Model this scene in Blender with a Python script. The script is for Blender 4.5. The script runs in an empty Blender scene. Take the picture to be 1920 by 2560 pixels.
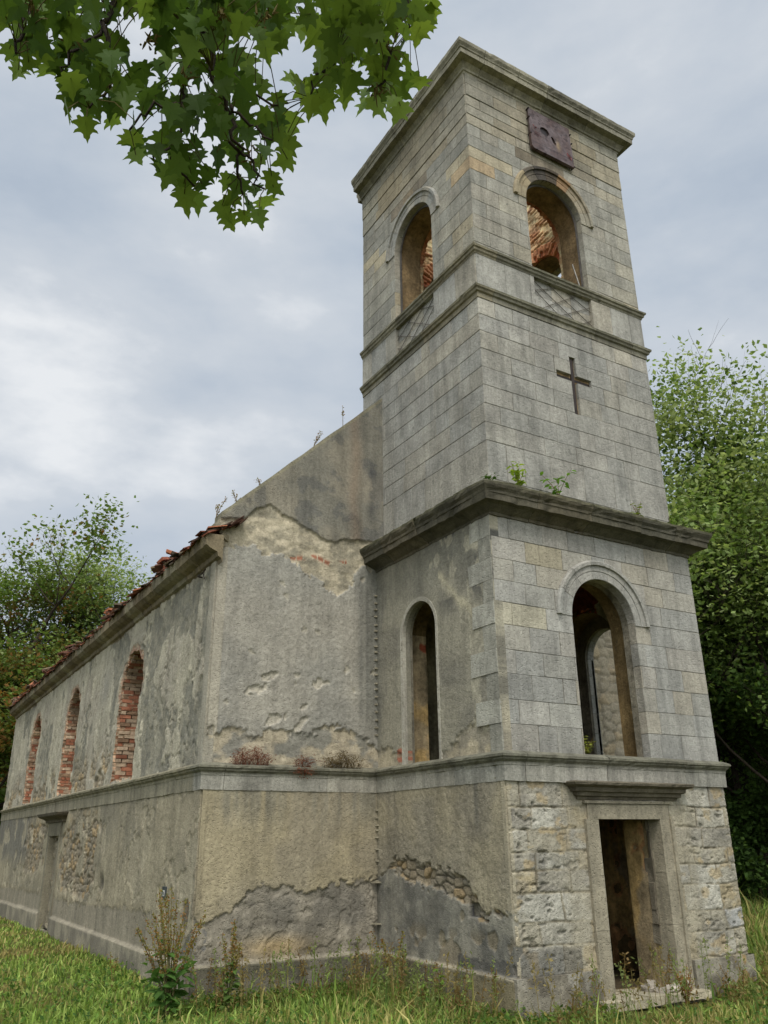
import bpy, math, random
import numpy as np
from mathutils import Vector, Matrix
from mathutils.geometry import delaunay_2d_cdt
rad = math.radians
random.seed(7); RNG = np.random.default_rng(7)
SC = bpy.context.scene; COL = SC.collection

# ------------------------------------------------------------------ camera
CAM = np.array([-7.0225, -8.803, 0.9362]); YAW, PITCH, ROLL, FPX = 0.5366, 0.377, -0.0102, 2059.06
def _basis():
    cy, sy = math.cos(YAW), math.sin(YAW); cp, sp = math.cos(PITCH), math.sin(PITCH)
    fwd = np.array([sy*cp, cy*cp, sp]); right = np.array([cy, -sy, 0.]); up = np.cross(right, fwd)
    r2 = math.cos(ROLL)*right + math.sin(ROLL)*up; u2 = -math.sin(ROLL)*right + math.cos(ROLL)*up
    return np.array([r2, u2, -fwd])
RB = _basis()
cd = bpy.data.cameras.new('camera'); cam = bpy.data.objects.new('camera', cd); COL.objects.link(cam)
m = Matrix.Identity(4)
for i in range(3):
    for j in range(3): m[j][i] = RB[i][j]
    m[i][3] = CAM[i]
cam.matrix_world = m
cd.sensor_fit = 'VERTICAL'; cd.sensor_height = 36; cd.lens = FPX/2560*36; cd.clip_end = 2000; cd.clip_start = .05
SC.camera = cam
def ray(u, v):
    d = np.array([(u-960)/FPX, -(v-1280)/FPX, -1.]) @ RB
    return d/np.linalg.norm(d)
def at(u, v, dist): return CAM + ray(u, v)*dist

# ------------------------------------------------------------------ sky and sun
def lin(c):
    c = np.asarray(c, float)/255.
    return np.where(c <= .04045, c/12.92, ((c+.055)/1.055)**2.4)
SUN_EL, SUN_AZ = rad(56), rad(208)       # azimuth clockwise from +Y
W = bpy.data.worlds.new('World'); SC.world = W; W.use_nodes = True
nt = W.node_tree; nt.nodes.clear()
def N(t, tree=None, **k):
    n = (tree or nt).nodes.new(t)
    for a, b in k.items(): setattr(n, a, b)
    return n
def L(a, b, tree=None): (tree or nt).links.new(a, b)
out = N('ShaderNodeOutputWorld'); bg = N('ShaderNodeBackground'); L(bg.outputs[0], out.inputs[0])
sky = N('ShaderNodeTexSky', sky_type='NISHITA', sun_disc=False, sun_elevation=SUN_EL, sun_rotation=SUN_AZ)
sky.dust_density = 2.0
tc = N('ShaderNodeTexCoord')
mp = N('ShaderNodeMapping'); mp.inputs['Scale'].default_value = (1, 1, 2.2); mp.inputs['Location'].default_value = (.35, .1, .3)
L(tc.outputs['Generated'], mp.inputs[0])
n1 = N('ShaderNodeTexNoise'); n1.inputs['Scale'].default_value = 1.9; n1.inputs['Detail'].default_value = 6; n1.inputs['Roughness'].default_value = .5
n1.inputs['Distortion'].default_value = .35
L(mp.outputs[0], n1.inputs['Vector'])
n2 = N('ShaderNodeTexNoise'); n2.inputs['Scale'].default_value = 5.5; n2.inputs['Detail'].default_value = 8; n2.inputs['Roughness'].default_value = .55
L(mp.outputs[0], n2.inputs['Vector'])
# broad bright gap in the cloud deck
def lobe(u, v, lo, hi):
    d = ray(u, v); dp = N('ShaderNodeVectorMath', operation='DOT_PRODUCT'); dp.inputs[1].default_value = d
    L(tc.outputs['Generated'], dp.inputs[0])
    mr = N('ShaderNodeMapRange', interpolation_type='SMOOTHSTEP'); mr.inputs['From Min'].default_value = lo; mr.inputs['From Max'].default_value = hi
    L(dp.outputs['Value'], mr.inputs['Value']); return mr.outputs[0]
def math_(op, a, b):
    n = N('ShaderNodeMath', operation=op)
    for i, x in enumerate((a, b)):
        if isinstance(x, (int, float)): n.inputs[i].default_value = x
        else: L(x, n.inputs[i])
    return n.outputs[0]
lb = math_('ADD', lobe(580, 900, .955, 1.0), math_('MULTIPLY', lobe(-80, 820, .972, .999), .5))
lb = math_('ADD', lb, math_('MULTIPLY', lobe(1500, 60, .93, .99), .35))
a = math_('ADD', math_('MULTIPLY', n1.outputs['Fac'], .95), math_('MULTIPLY', n2.outputs['Fac'], .5))
a = math_('ADD', math_('ADD', a, math_('MULTIPLY', lb, .21)), .015)
cr = N('ShaderNodeValToRGB'); L(a, cr.inputs[0])
el = cr.color_ramp.elements
el[0].position = .54; el[0].color = (*lin((172, 186, 203)), 1)
el[1].position = 1.14; el[1].color = (*lin((240, 243, 246)), 1)
e = el.new(.70); e.color = (*lin((190, 201, 214)), 1)
e = el.new(.88); e.color = (*lin((210, 217, 225)), 1)
mx = N('ShaderNodeMixRGB'); mx.inputs[0].default_value = .93
sc_ = N('ShaderNodeMixRGB', blend_type='MULTIPLY'); sc_.inputs[0].default_value = 1; sc_.inputs[2].default_value = (.1, .1, .1, 1)
L(sky.outputs[0], sc_.inputs[1]); L(sc_.outputs[0], mx.inputs[1]); L(cr.outputs[0], mx.inputs[2])
# an overcast deck is brightest overhead and round the hidden sun
sx_ = N('ShaderNodeSeparateXYZ'); L(tc.outputs['Generated'], sx_.inputs[0])
zen = N('ShaderNodeMapRange', interpolation_type='SMOOTHSTEP'); zen.inputs['From Min'].default_value = .80; zen.inputs['From Max'].default_value = 1.0; L(sx_.outputs[2], zen.inputs['Value'])
sv = N('ShaderNodeVectorMath', operation='DOT_PRODUCT'); sv.inputs[1].default_value = (math.sin(SUN_AZ)*math.cos(SUN_EL*.7), math.cos(SUN_AZ)*math.cos(SUN_EL*.7), math.sin(SUN_EL*.7)); L(tc.outputs['Generated'], sv.inputs[0])
sl = N('ShaderNodeMapRange', interpolation_type='SMOOTHSTEP'); sl.inputs['From Min'].default_value = .45; sl.inputs['From Max'].default_value = 1.0; L(sv.outputs['Value'], sl.inputs['Value'])
gain = math_('ADD', math_('ADD', 1.0, math_('MULTIPLY', zen.outputs[0], .9)), math_('MULTIPLY', sl.outputs[0], 2.2))
wm = N('ShaderNodeMixRGB', blend_type='MIX'); L(sl.outputs[0], wm.inputs[0]); wm.inputs[1].default_value = (1, 1, 1, 1); wm.inputs[2].default_value = (1.06, .98, .86, 1)
wmm = N('ShaderNodeMixRGB', blend_type='MULTIPLY'); wmm.inputs[0].default_value = 1; L(mx.outputs[0], wmm.inputs[1]); L(wm.outputs[0], wmm.inputs[2])
L(wmm.outputs[0], bg.inputs[0]); L(math_('MULTIPLY', gain, .72), bg.inputs[1])

sd = bpy.data.lights.new('sun', 'SUN'); sd.energy = 1.5; sd.angle = rad(22); sd.color = (1, .95, .88)
so = bpy.data.objects.new('sun', sd); COL.objects.link(so)
sdir = Vector((math.sin(SUN_AZ)*math.cos(SUN_EL), math.cos(SUN_AZ)*math.cos(SUN_EL), math.sin(SUN_EL)))
so.rotation_euler = sdir.to_track_quat('Z', 'Y').to_euler()
vs = SC.view_settings; vs.view_transform = 'Standard'; vs.look = 'None'; vs.gamma = 1; vs.exposure = 0.45; vs.use_curve_mapping = False
SC.cycles.max_bounces = 6; SC.cycles.transparent_max_bounces = 4

# ------------------------------------------------------------------ numeric noise
def _h(i, j, s):
    n = (i.astype(np.int64)*374761393 + j.astype(np.int64)*668265263 + s*1442695041) & 0xffffffff
    n = ((n ^ (n >> 13))*1274126177) & 0xffffffff
    n = ((n ^ (n >> 16))*2246822519) & 0xffffffff
    return ((n ^ (n >> 15)) & 0xffffff)/float(0xffffff)
def vn(x, y, s=0):
    x = np.asarray(x, float); y = np.asarray(y, float)
    i = np.floor(x); j = np.floor(y); fx = x-i; fy = y-j
    fx = fx*fx*(3-2*fx); fy = fy*fy*(3-2*fy)
    a = _h(i, j, s); b = _h(i+1, j, s); c = _h(i, j+1, s); d = _h(i+1, j+1, s)
    return a+(b-a)*fx+(c-a)*fy+(a-b-c+d)*fx*fy
def fbm(x, y, o=4, s=0, g=.5):
    v = 0; amp = 1; t = 0; x = np.asarray(x, float); y = np.asarray(y, float)
    for k in range(o):
        v = v+amp*vn(x, y, s+k*17); t += amp; amp *= g; x = x*2.03+7.1; y = y*2.03+3.7
    return v/t                                        # 0..1, mean .5
def sstep(a, b, x):
    t = np.clip((x-a)/(b-a), 0, 1); return t*t*(3-2*t)
def mixc(c, k, d):
    k = np.asarray(k)[..., None]; return c*(1-k)+np.asarray(d)*k
def worley(x, y, s=0):
    i0 = np.floor(x); j0 = np.floor(y)
    f1 = np.full(x.shape, 9.); f2 = np.full(x.shape, 9.); idv = np.zeros(x.shape)
    for di in (-1, 0, 1):
        for dj in (-1, 0, 1):
            i = i0+di; j = j0+dj
            px = i+.15+.7*_h(i, j, s); py = j+.15+.7*_h(i, j, s+5)
            d = np.hypot(px-x, py-y); near = d < f1
            f2 = np.where(near, f1, np.minimum(f2, d)); idv = np.where(near, _h(i, j, s+9), idv); f1 = np.where(near, d, f1)
    return f1, f2, idv
def line(pts, x):
    p = sorted(pts); return np.interp(x, [a for a, _ in p], [b for _, b in p])

# ------------------------------------------------------------------ object helpers
def tag(o, label=None, cat=None, group=None, kind=None):
    if label: o['label'] = label
    if cat: o['category'] = cat
    if group: o['group'] = group
    if kind: o['kind'] = kind
    return o
def parent(o, p):
    o.parent = p
    if p is not None:
        q = p; mw = Matrix.Identity(4)
        while q is not None:
            mw = Matrix.LocRotScale(q.location, q.rotation_euler, q.scale) @ (q.matrix_parent_inverse @ Matrix.Identity(4)) if False else (Matrix.LocRotScale(q.location, q.rotation_euler, q.scale) @ mw)
            q = q.parent if q.type == 'EMPTY' else None
        o.matrix_parent_inverse = mw.inverted()
def empty(name, loc, rz=0):
    o = bpy.data.objects.new(name, None); COL.objects.link(o); o.location = loc; o.rotation_euler = (0, 0, rz); o.empty_display_size = .2
    return o
def fast_mesh(name, V, faces, cols=None, smooth=False, fmat=None):
    """V (n,3); faces: list of int arrays (k,3)/(k,4)."""
    me = bpy.data.meshes.new(name); V = np.asarray(V, np.float32)
    faces = [np.asarray(f, np.int32) for f in faces if len(f)]
    nl = sum(f.size for f in faces); nf = sum(len(f) for f in faces)
    me.vertices.add(len(V)); me.vertices.foreach_set('co', V.ravel())
    me.loops.add(nl); me.polygons.add(nf)
    me.loops.foreach_set('vertex_index', np.concatenate([f.ravel() for f in faces]))
    st = []; c = 0
    for f in faces:
        st.append(np.arange(len(f))*f.shape[1]+c); c += f.size
    me.polygons.foreach_set('loop_start', np.concatenate(st).astype(np.int32))
    if fmat is not None: me.polygons.foreach_set('material_index', np.asarray(fmat, np.int32))
    me.update(calc_edges=True)
    me.polygons.foreach_set('use_smooth', np.full(nf, smooth))
    if cols is not None:
        at_ = me.color_attributes.new('Col', 'FLOAT_COLOR', 'POINT')
        c4 = np.ones((len(V), 4), np.float32); c4[:, :3] = cols; at_.data.foreach_set('color', c4.ravel())
    me.validate()
    return me
def link(name, me, mats, par=None):
    for mt in (mats if isinstance(mats, (list, tuple)) else [mats]): me.materials.append(mt)
    o = bpy.data.objects.new(name, me); COL.objects.link(o)
    if par is not None: parent(o, par)
    return o
class MB:
    def __init__(s): s.V = []; s.F = []; s.C = []; s.n = 0
    def add(s, V, F, c):
        V = np.asarray(V, float); s.V.append(V); s.F += [tuple(int(i)+s.n for i in f) for f in F]
        c = np.asarray(c, float); s.C.append(np.broadcast_to(c, (len(V), 3))); s.n += len(V)
    def box(s, a, b, c=(.3, .3, .3), jit=0, bev=0):
        x0, y0, z0 = a; x1, y1, z1 = b
        V = np.array([(x, y, z) for z in (z0, z1) for y in (y0, y1) for x in (x0, x1)], float)
        if jit: V = V+RNG.uniform(-jit, jit, V.shape)
        s.add(V, [(0, 2, 3, 1), (4, 5, 7, 6), (0, 1, 5, 4), (2, 6, 7, 3), (0, 4, 6, 2), (1, 3, 7, 5)], c)
    def obox(s, M4, size, c, jit=0):
        h = np.array(size)/2
        V = np.array([(x, y, z) for z in (-h[2], h[2]) for y in (-h[1], h[1]) for x in (-h[0], h[0])], float)
        if jit: V = V+RNG.uniform(-jit, jit, V.shape)
        R = np.array(M4.to_3x3()); t = np.array(M4.translation); V = V @ R.T+t
        s.add(V, [(0, 2, 3, 1), (4, 5, 7, 6), (0, 1, 5, 4), (2, 6, 7, 3), (0, 4, 6, 2), (1, 3, 7, 5)], c)
    def tube(s, P, R, c, k=6):
        P = np.asarray(P, float); n = len(P); R = np.broadcast_to(np.asarray(R, float), (n,))
        T = np.gradient(P, axis=0); T /= np.linalg.norm(T, axis=1)[:, None]+1e-9
        ref = np.array([0, 0, 1.]) if abs(T[0, 2]) < .9 else np.array([1., 0, 0])
        V = []
        for i in range(n):
            a = np.cross(T[i], ref); a /= np.linalg.norm(a)+1e-9; b = np.cross(T[i], a)
            for j in range(k):
                t = 2*math.pi*j/k; V.append(P[i]+R[i]*(a*math.cos(t)+b*math.sin(t)))
        F = [(i*k+j, i*k+(j+1) % k, (i+1)*k+(j+1) % k, (i+1)*k+j) for i in range(n-1) for j in range(k)]
        F += [tuple(range(k))[::-1], tuple(range((n-1)*k, n*k))]
        s.add(V, F, c)
    def build(s, name, mat, par=None, smooth=False):
        me = bpy.data.meshes.new(name); V = np.concatenate(s.V)
        me.from_pydata(V.tolist(), [], s.F); me.update()
        at_ = me.color_attributes.new('Col', 'FLOAT_COLOR', 'POINT')
        c4 = np.ones((len(V), 4), np.float32); c4[:, :3] = np.concatenate(s.C); at_.data.foreach_set('color', c4.ravel())
        if smooth: me.polygons.foreach_set('use_smooth', np.full(len(me.polygons), True))
        return link(name, me, mat, par)

# ------------------------------------------------------------------ materials
def mat_base(name, rough=.9, spec=.25):
    m = bpy.data.materials.new(name); m.use_nodes = True; t = m.node_tree; t.nodes.clear()
    o = N('ShaderNodeOutputMaterial', t); b = N('ShaderNodeBsdfPrincipled', t)
    b.inputs['Roughness'].default_value = rough; b.inputs['Specular IOR Level'].default_value = spec
    L(b.outputs[0], o.inputs[0], t); return m, t, b, o
def noise(t, vec, scale, detail=6, rough=.6, dist=0):
    n = N('ShaderNodeTexNoise', t); n.inputs['Scale'].default_value = scale; n.inputs['Detail'].default_value = detail
    n.inputs['Roughness'].default_value = rough; n.inputs['Distortion'].default_value = dist; L(vec, n.inputs['Vector'], t); return n.outputs['Fac']
def ramp(t, v, stops):
    r = N('ShaderNodeValToRGB', t); L(v, r.inputs[0], t); e = r.color_ramp.elements
    for i, (p, c) in enumerate(stops):
        c = c if isinstance(c, (tuple, list)) else (c, c, c)
        q = e[i] if i < 2 else e.new(p)
        q.position = p; q.color = (*c, 1)
    return r.outputs[0]
def mulc(t, a, b, f=1.):
    n = N('ShaderNodeMixRGB', t, blend_type='MULTIPLY'); n.inputs[0].default_value = f; L(a, n.inputs[1], t); L(b, n.inputs[2], t); return n.outputs[0]
def masonry(name, attr=True, color=None, fine=28, bump=.5, bdist=.01, streak=.35, mott=.35, pits=True, lichen=0., spk=.5):
    m, t, b, o = mat_base(name)
    g = N('ShaderNodeTexCoord', t).outputs['Object']
    if attr:
        a = N('ShaderNodeVertexColor', t); a.layer_name = 'Col'; c = a.outputs['Color']
        if name == 'old_plaster':
            q = N('ShaderNodeRGB', t); q.outputs[0].default_value = (1.04, 1.06, 1.13, 1); c = mulc(t, c, q.outputs[0])
    else:
        r = N('ShaderNodeRGB', t); r.outputs[0].default_value = (*color, 1); c = r.outputs[0]
    f0 = noise(t, g, 2.3, 5, .6)
    c = mulc(t, c, ramp(t, f0, [(.3, 1-mott), (.72, 1+mott*.55)]))
    f1 = noise(t, g, fine, 8, .75)
    c = mulc(t, c, ramp(t, f1, [(.3, 1-spk), (.7, 1+spk*.7)]))
    mp = N('ShaderNodeMapping', t); mp.inputs['Scale'].default_value = (5, 5, .55); L(g, mp.inputs[0], t)
    f2 = noise(t, mp.outputs[0], 1.0, 6, .65)
    c = mulc(t, c, ramp(t, f2, [(.34, 1-streak), (.56, 1.06)]))
    if lichen:
        f3 = noise(t, g, 9, 9, .7)
        mk = ramp(t, f3, [(.60, 0.), (.68, 1.)])
        mxn = N('ShaderNodeMixRGB', t); L(c, mxn.inputs[1], t); mxn.inputs[2].default_value = (.055, .06, .05, 1)
        mm = N('ShaderNodeMath', t, operation='MULTIPLY'); mm.inputs[1].default_value = lichen; L(mk, mm.inputs[0], t); L(mm.outputs[0], mxn.inputs[0], t); c = mxn.outputs[0]
    L(c, b.inputs['Base Color'], t)
    h = f1
    if pits:
        v = N('ShaderNodeTexVoronoi', t); v.inputs['Scale'].default_value = fine*1.4; L(g, v.inputs['Vector'], t)
        p = ramp(t, v.outputs['Distance'], [(.05, 0.), (.35, 1.)])
        ad = N('ShaderNodeMath', t, operation='ADD'); L(f1, ad.inputs[0], t); L(p, ad.inputs[1], t); h = ad.outputs[0]
    bp = N('ShaderNodeBump', t); bp.inputs['Strength'].default_value = bump; bp.inputs['Distance'].default_value = bdist
    L(h, bp.inputs['Height'], t); L(bp.outputs[0], b.inputs['Normal'], t)
    return m
M_STONE = masonry('weathered_stone', fine=20, bump=.7, bdist=.016, streak=.24, mott=.26, lichen=.5, spk=.34)
M_TRIM = masonry('cornice_stone', fine=26, bump=.6, bdist=.012, streak=.34, mott=.3, lichen=.5, spk=.35)
M_PLAST = masonry('old_plaster', fine=24, bump=.65, bdist=.018, streak=.2, mott=.2, lichen=.35, spk=.32)
M_MORTAR = masonry('mortar', attr=False, color=tuple(lin((132, 128, 116))), fine=30, bump=.5)
M_INNER = masonry('inner_plaster', attr=True, fine=14, bump=.9, bdist=.03, streak=.35, mott=.5, lichen=.5, spk=.5, pits=False)
def brick_mat(name, bw=.15, bh=.075, tint=1., horiz=False):
    m, t, b, o = mat_base(name)
    g = N('ShaderNodeTexCoord', t).outputs['Object']
    sp = N('ShaderNodeSeparateXYZ', t); L(g, sp.inputs[0], t)
    ad = N('ShaderNodeMath', t, operation='ADD'); L(sp.outputs[0], ad.inputs[0], t); L(sp.outputs[1], ad.inputs[1], t)
    cb = N('ShaderNodeCombineXYZ', t); L(ad.outputs[0], cb.inputs[0], t); L(sp.outputs[2], cb.inputs[1], t)
    br = N('ShaderNodeTexBrick', t); L(cb.outputs[0], br.inputs['Vector'], t)
    br.inputs['Scale'].default_value = 1; br.inputs['Brick Width'].default_value = bw; br.inputs['Row Height'].default_value = bh
    br.inputs['Mortar Size'].default_value = .008; br.inputs['Mortar Smooth'].default_value = .3; br.inputs['Bias'].default_value = -.1
    br.inputs['Color1'].default_value = (*(lin((170, 132, 106))*tint), 1); br.inputs['Color2'].default_value = (*(lin((206, 178, 148))*tint), 1)
    br.inputs['Mortar'].default_value = (*(lin((165, 155, 135))*tint), 1)
    c = br.outputs['Color']
    f = noise(t, g, 3, 7, .65); c = mulc(t, c, ramp(t, f, [(.32, .38), (.66, 1.12)]))
    f1 = noise(t, g, 30, 7, .7); c = mulc(t, c, ramp(t, f1, [(.3, .75), (.7, 1.15)]))
    L(c, b.inputs['Base Color'], t)
    bp = N('ShaderNodeBump', t); bp.inputs['Strength'].default_value = .5; bp.inputs['Distance'].default_value = .008; bp.invert = True
    L(br.outputs['Fac'], bp.inputs['Height'], t)
    bp2 = N('ShaderNodeBump', t); bp2.inputs['Strength'].default_value = .6; bp2.inputs['Distance'].default_value = .01; L(f1, bp2.inputs['Height'], t); L(bp.outputs[0], bp2.inputs['Normal'], t)
    L(bp2.outputs[0], b.inputs['Normal'], t)
    return m
M_BRICK = brick_mat('red_brick', tint=1.05); M_BRICKD = brick_mat('worn_brick', tint=.8)
def leaf_mat(name, trans=.5, rough=.65, spec=.15):
    m, t, b, o = mat_base(name, rough, spec)
    a = N('ShaderNodeVertexColor', t); a.layer_name = 'Col'
    L(a.outputs[0], b.inputs['Base Color'], t)
    tr = N('ShaderNodeBsdfTranslucent', t)
    mu = N('ShaderNodeMixRGB', t, blend_type='MULTIPLY'); mu.inputs[0].default_value = 1; mu.inputs[2].default_value = (1.02, 1.0, .6, 1); L(a.outputs[0], mu.inputs[1], t)
    L(mu.outputs[0], tr.inputs[0], t)
    mxs = N('ShaderNodeMixShader', t); mxs.inputs[0].default_value = trans; L(b.outputs[0], mxs.inputs[1], t); L(tr.outputs[0], mxs.inputs[2], t)
    L(mxs.outputs[0], o.inputs[0], t); return m
M_LEAF = leaf_mat('leaf'); M_GRASS = leaf_mat('grass_blade', .35)
M_MAPLE = leaf_mat('maple_leaf', .42, .5)
M_BARK = masonry('bark', fine=14, bump=.8, bdist=.02, streak=.4, mott=.3, spk=.4)
def simple_mat(name, rough=.6, spec=.4, metal=0, fine=30, var=.3, bump=.3):
    m, t, b, o = mat_base(name, rough, spec); b.inputs['Metallic'].default_value = metal
    g = N('ShaderNodeTexCoord', t).outputs['Object']; a = N('ShaderNodeVertexColor', t); a.layer_name = 'Col'
    f = noise(t, g, fine, 7, .65); c = mulc(t, a.outputs[0], ramp(t, f, [(.3, 1-var), (.7, 1+var)]))
    L(c, b.inputs['Base Color'], t); bp = N('ShaderNodeBump', t); bp.inputs['Strength'].default_value = bump; bp.inputs['Distance'].default_value = .006
    L(f, bp.inputs['Height'], t); L(bp.outputs[0], b.inputs['Normal'], t); return m
M_METAL = simple_mat('rusty_metal', .5, .5, .3, 14, .45)
M_TILE = simple_mat('clay_tile', .85, .2, 0, 12, .4, .6)

# ------------------------------------------------------------------ wall builders
class Frame:
    """A vertical wall plane: point(u, z, d) = O + u*U + z*Z + d*N (N looks outward)."""
    def __init__(s, O, U, Nn): s.O = np.array(O, float); s.U = np.array(U, float); s.N = np.array(Nn, float)
    def p(s, u, z, d):
        u = np.asarray(u, float); z = np.asarray(z, float); d = np.asarray(d, float)+0*u
        return s.O+u[..., None]*s.U+d[..., None]*s.N+np.stack([0*u, 0*u, z], -1)
    def flip(s): return np.dot(np.cross(s.U, [0, 0, 1]), s.N) < 0
class Arch:
    """Round-headed opening (rs = None gives a plain rectangle)."""
    def __init__(s, c, r, z0, zs, round_=True): s.c, s.r, s.z0, s.zs, s.rd = c, r, z0, zs, round_
    def sd(s, u, z):
        x = np.abs(u-s.c)-s.r
        if s.rd:
            top = np.hypot(u-s.c, z-s.zs)-s.r
            body = np.where(z > s.zs, top, x)
        else: body = np.maximum(x, z-s.zs)
        return np.maximum(body, s.z0-z)
    def poly(s, n=20):
        P = [(s.c-s.r, s.z0), (s.c+s.r, s.z0)]
        if s.rd: P += [(s.c+s.r*math.cos(math.pi*k/n), s.zs+s.r*math.sin(math.pi*k/n)) for k in range(n+1)]
        else: P += [(s.c+s.r, s.zs), (s.c-s.r, s.zs)]
        return P
def relief(name, par, mats, fr, u0, u1, z0, z1, res, fn, sd=None, depth=.12, skirt_mat=0, skirt_col=None):
    nu = max(2, int(round((u1-u0)/res))); nz = max(2, int(round((z1-z0)/res)))
    u = np.linspace(u0, u1, nu+1); z = np.linspace(z0, z1, nz+1)
    UU, ZZ = np.meshgrid(u, z, indexing='ij')
    keep = np.ones((nu, nz), bool)
    if sd is not None:
        uc = (UU[:-1, :-1]+UU[1:, 1:])/2; zc = (ZZ[:-1, :-1]+ZZ[1:, 1:])/2
        keep = sd(uc, zc) > 0
        e = 1e-3; s0 = sd(UU, ZZ); gx = (sd(UU+e, ZZ)-sd(UU-e, ZZ))/(2*e); gz = (sd(UU, ZZ+e)-sd(UU, ZZ-e))/(2*e)
        near = np.abs(s0) < res*.72
        UU = np.where(near, UU-gx*s0, UU); ZZ = np.where(near, ZZ-gz*s0, ZZ)
        UU = np.clip(UU, u0, u1); ZZ = np.clip(ZZ, z0, z1)
    d, c = fn(UU.ravel(), ZZ.ravel()); d = d.reshape(UU.shape)
    V = fr.p(UU, ZZ, d).reshape(-1, 3); C = np.clip(c, .004, .9)
    idx = np.arange((nu+1)*(nz+1)).reshape(nu+1, nz+1)
    q = np.stack([idx[:-1, :-1], idx[1:, :-1], idx[1:, 1:], idx[:-1, 1:]], -1)[keep]
    if fr.flip(): q = q[:, ::-1]
    # skirts
    e = np.concatenate([q[:, [0, 1]], q[:, [1, 2]], q[:, [2, 3]], q[:, [3, 0]]])
    key = e[:, 0].astype(np.int64)*10**7+e[:, 1]; rev = e[:, 1].astype(np.int64)*10**7+e[:, 0]
    be = e[~np.isin(key, rev)]
    n0 = len(V); K = len(be)
    A = V[be[:, 0]]; B = V[be[:, 1]]
    dA = d.ravel()[be[:, 0]]; dB = d.ravel()[be[:, 1]]
    inner = np.ones(K, bool)
    if sd is not None and skirt_mat:
        uf, zf = UU.ravel(), ZZ.ravel(); inner = (uf[be[:, 0]] > u0+.02) & (uf[be[:, 0]] < u1-.02) & (zf[be[:, 0]] < z1-.02)
    dpt = np.where(inner, depth, .12)
    A2 = A-fr.N*(dpt+dA)[:, None]; B2 = B-fr.N*(dpt+dB)[:, None]
    V2 = np.concatenate([V, A, B, A2, B2])
    sc = np.concatenate([C[be[:, 0]], C[be[:, 1]]]*2)*.9 if skirt_col is None else np.broadcast_to(np.asarray(skirt_col), (4*K, 3))
    r = np.arange(K)
    sk = np.stack([n0+K+r, n0+r, n0+2*K+r, n0+3*K+r], -1)
    used = np.unique(np.concatenate([q.ravel(), sk.ravel()])); remap = np.zeros(len(V2), np.int64); remap[used] = np.arange(len(used))
    C2 = np.concatenate([C, sc])[used]
    me = fast_mesh(name, V2[used], [remap[q], remap[sk]], C2, True, np.concatenate([np.zeros(len(q), int), np.where(inner, skirt_mat, 0)]))
    sm = np.concatenate([np.ones(len(q), bool), np.zeros(K, bool)]); me.polygons.foreach_set('use_smooth', sm)
    return link(name, me, mats, par)
def cdt(outer, holes, inside):
    pts = [Vector(p) for p in outer]; edges = [(i, (i+1) % len(outer)) for i in range(len(outer))]
    for h in holes:
        b = len(pts); pts += [Vector(p) for p in h]; edges += [(b+i, b+(i+1) % len(h)) for i in range(len(h))]
    v, e, f, *_ = delaunay_2d_cdt(pts, edges, [], 0, 1e-6)
    v = np.array([tuple(p) for p in v]); F = []
    for t in f:
        c = v[list(t)].mean(0)
        if inside(c[0], c[1]): F.append(t)
    return v, F
def prism(mb, fr, outer, holes, inside, d0, d1, col, frontjit=None):
    v, F = cdt(outer, holes, inside)
    if not F: return
    used = sorted({i for f in F for i in f}); rm = {k: i for i, k in enumerate(used)}; v = v[used]; F = [tuple(rm[i] for i in f) for f in F]
    n = len(v)
    dd = np.full(n, d0) if frontjit is None else d0+frontjit(v)
    V = np.concatenate([fr.p(v[:, 0], v[:, 1], dd), fr.p(v[:, 0], v[:, 1], np.full(n, d1))])
    def ccw(f):
        a, b, c = v[f[0]], v[f[1]], v[f[2]]; return (b[0]-a[0])*(c[1]-a[1])-(b[1]-a[1])*(c[0]-a[0]) > 0
    F = [f if ccw(f) else f[::-1] for f in F]
    if fr.flip(): F = [f[::-1] for f in F]
    es = {}
    for f in F:
        for i in range(3): es[(f[i], f[(i+1) % 3])] = 1
    G = list(F)+[tuple(i+n for i in f[::-1]) for f in F]
    for (a, b) in es:
        if (b, a) not in es: G.append((b, a, a+n, b+n))
    mb.add(V, G, col)
def rect_in(u0, u1, z0, z1, holes):
    def f(u, z):
        if not (u0 < u < u1 and z0 < z < z1): return False
        return all(float(h.sd(np.array(u), np.array(z))) > 0 for h in holes)
    return f
STONES = [lin(c)*.9 for c in ((170, 168, 160), (166, 165, 158), (174, 171, 162), (166, 164, 156), (176, 172, 160), (169, 167, 158), (177, 171, 156), (165, 164, 157), (172, 168, 158))]
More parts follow.
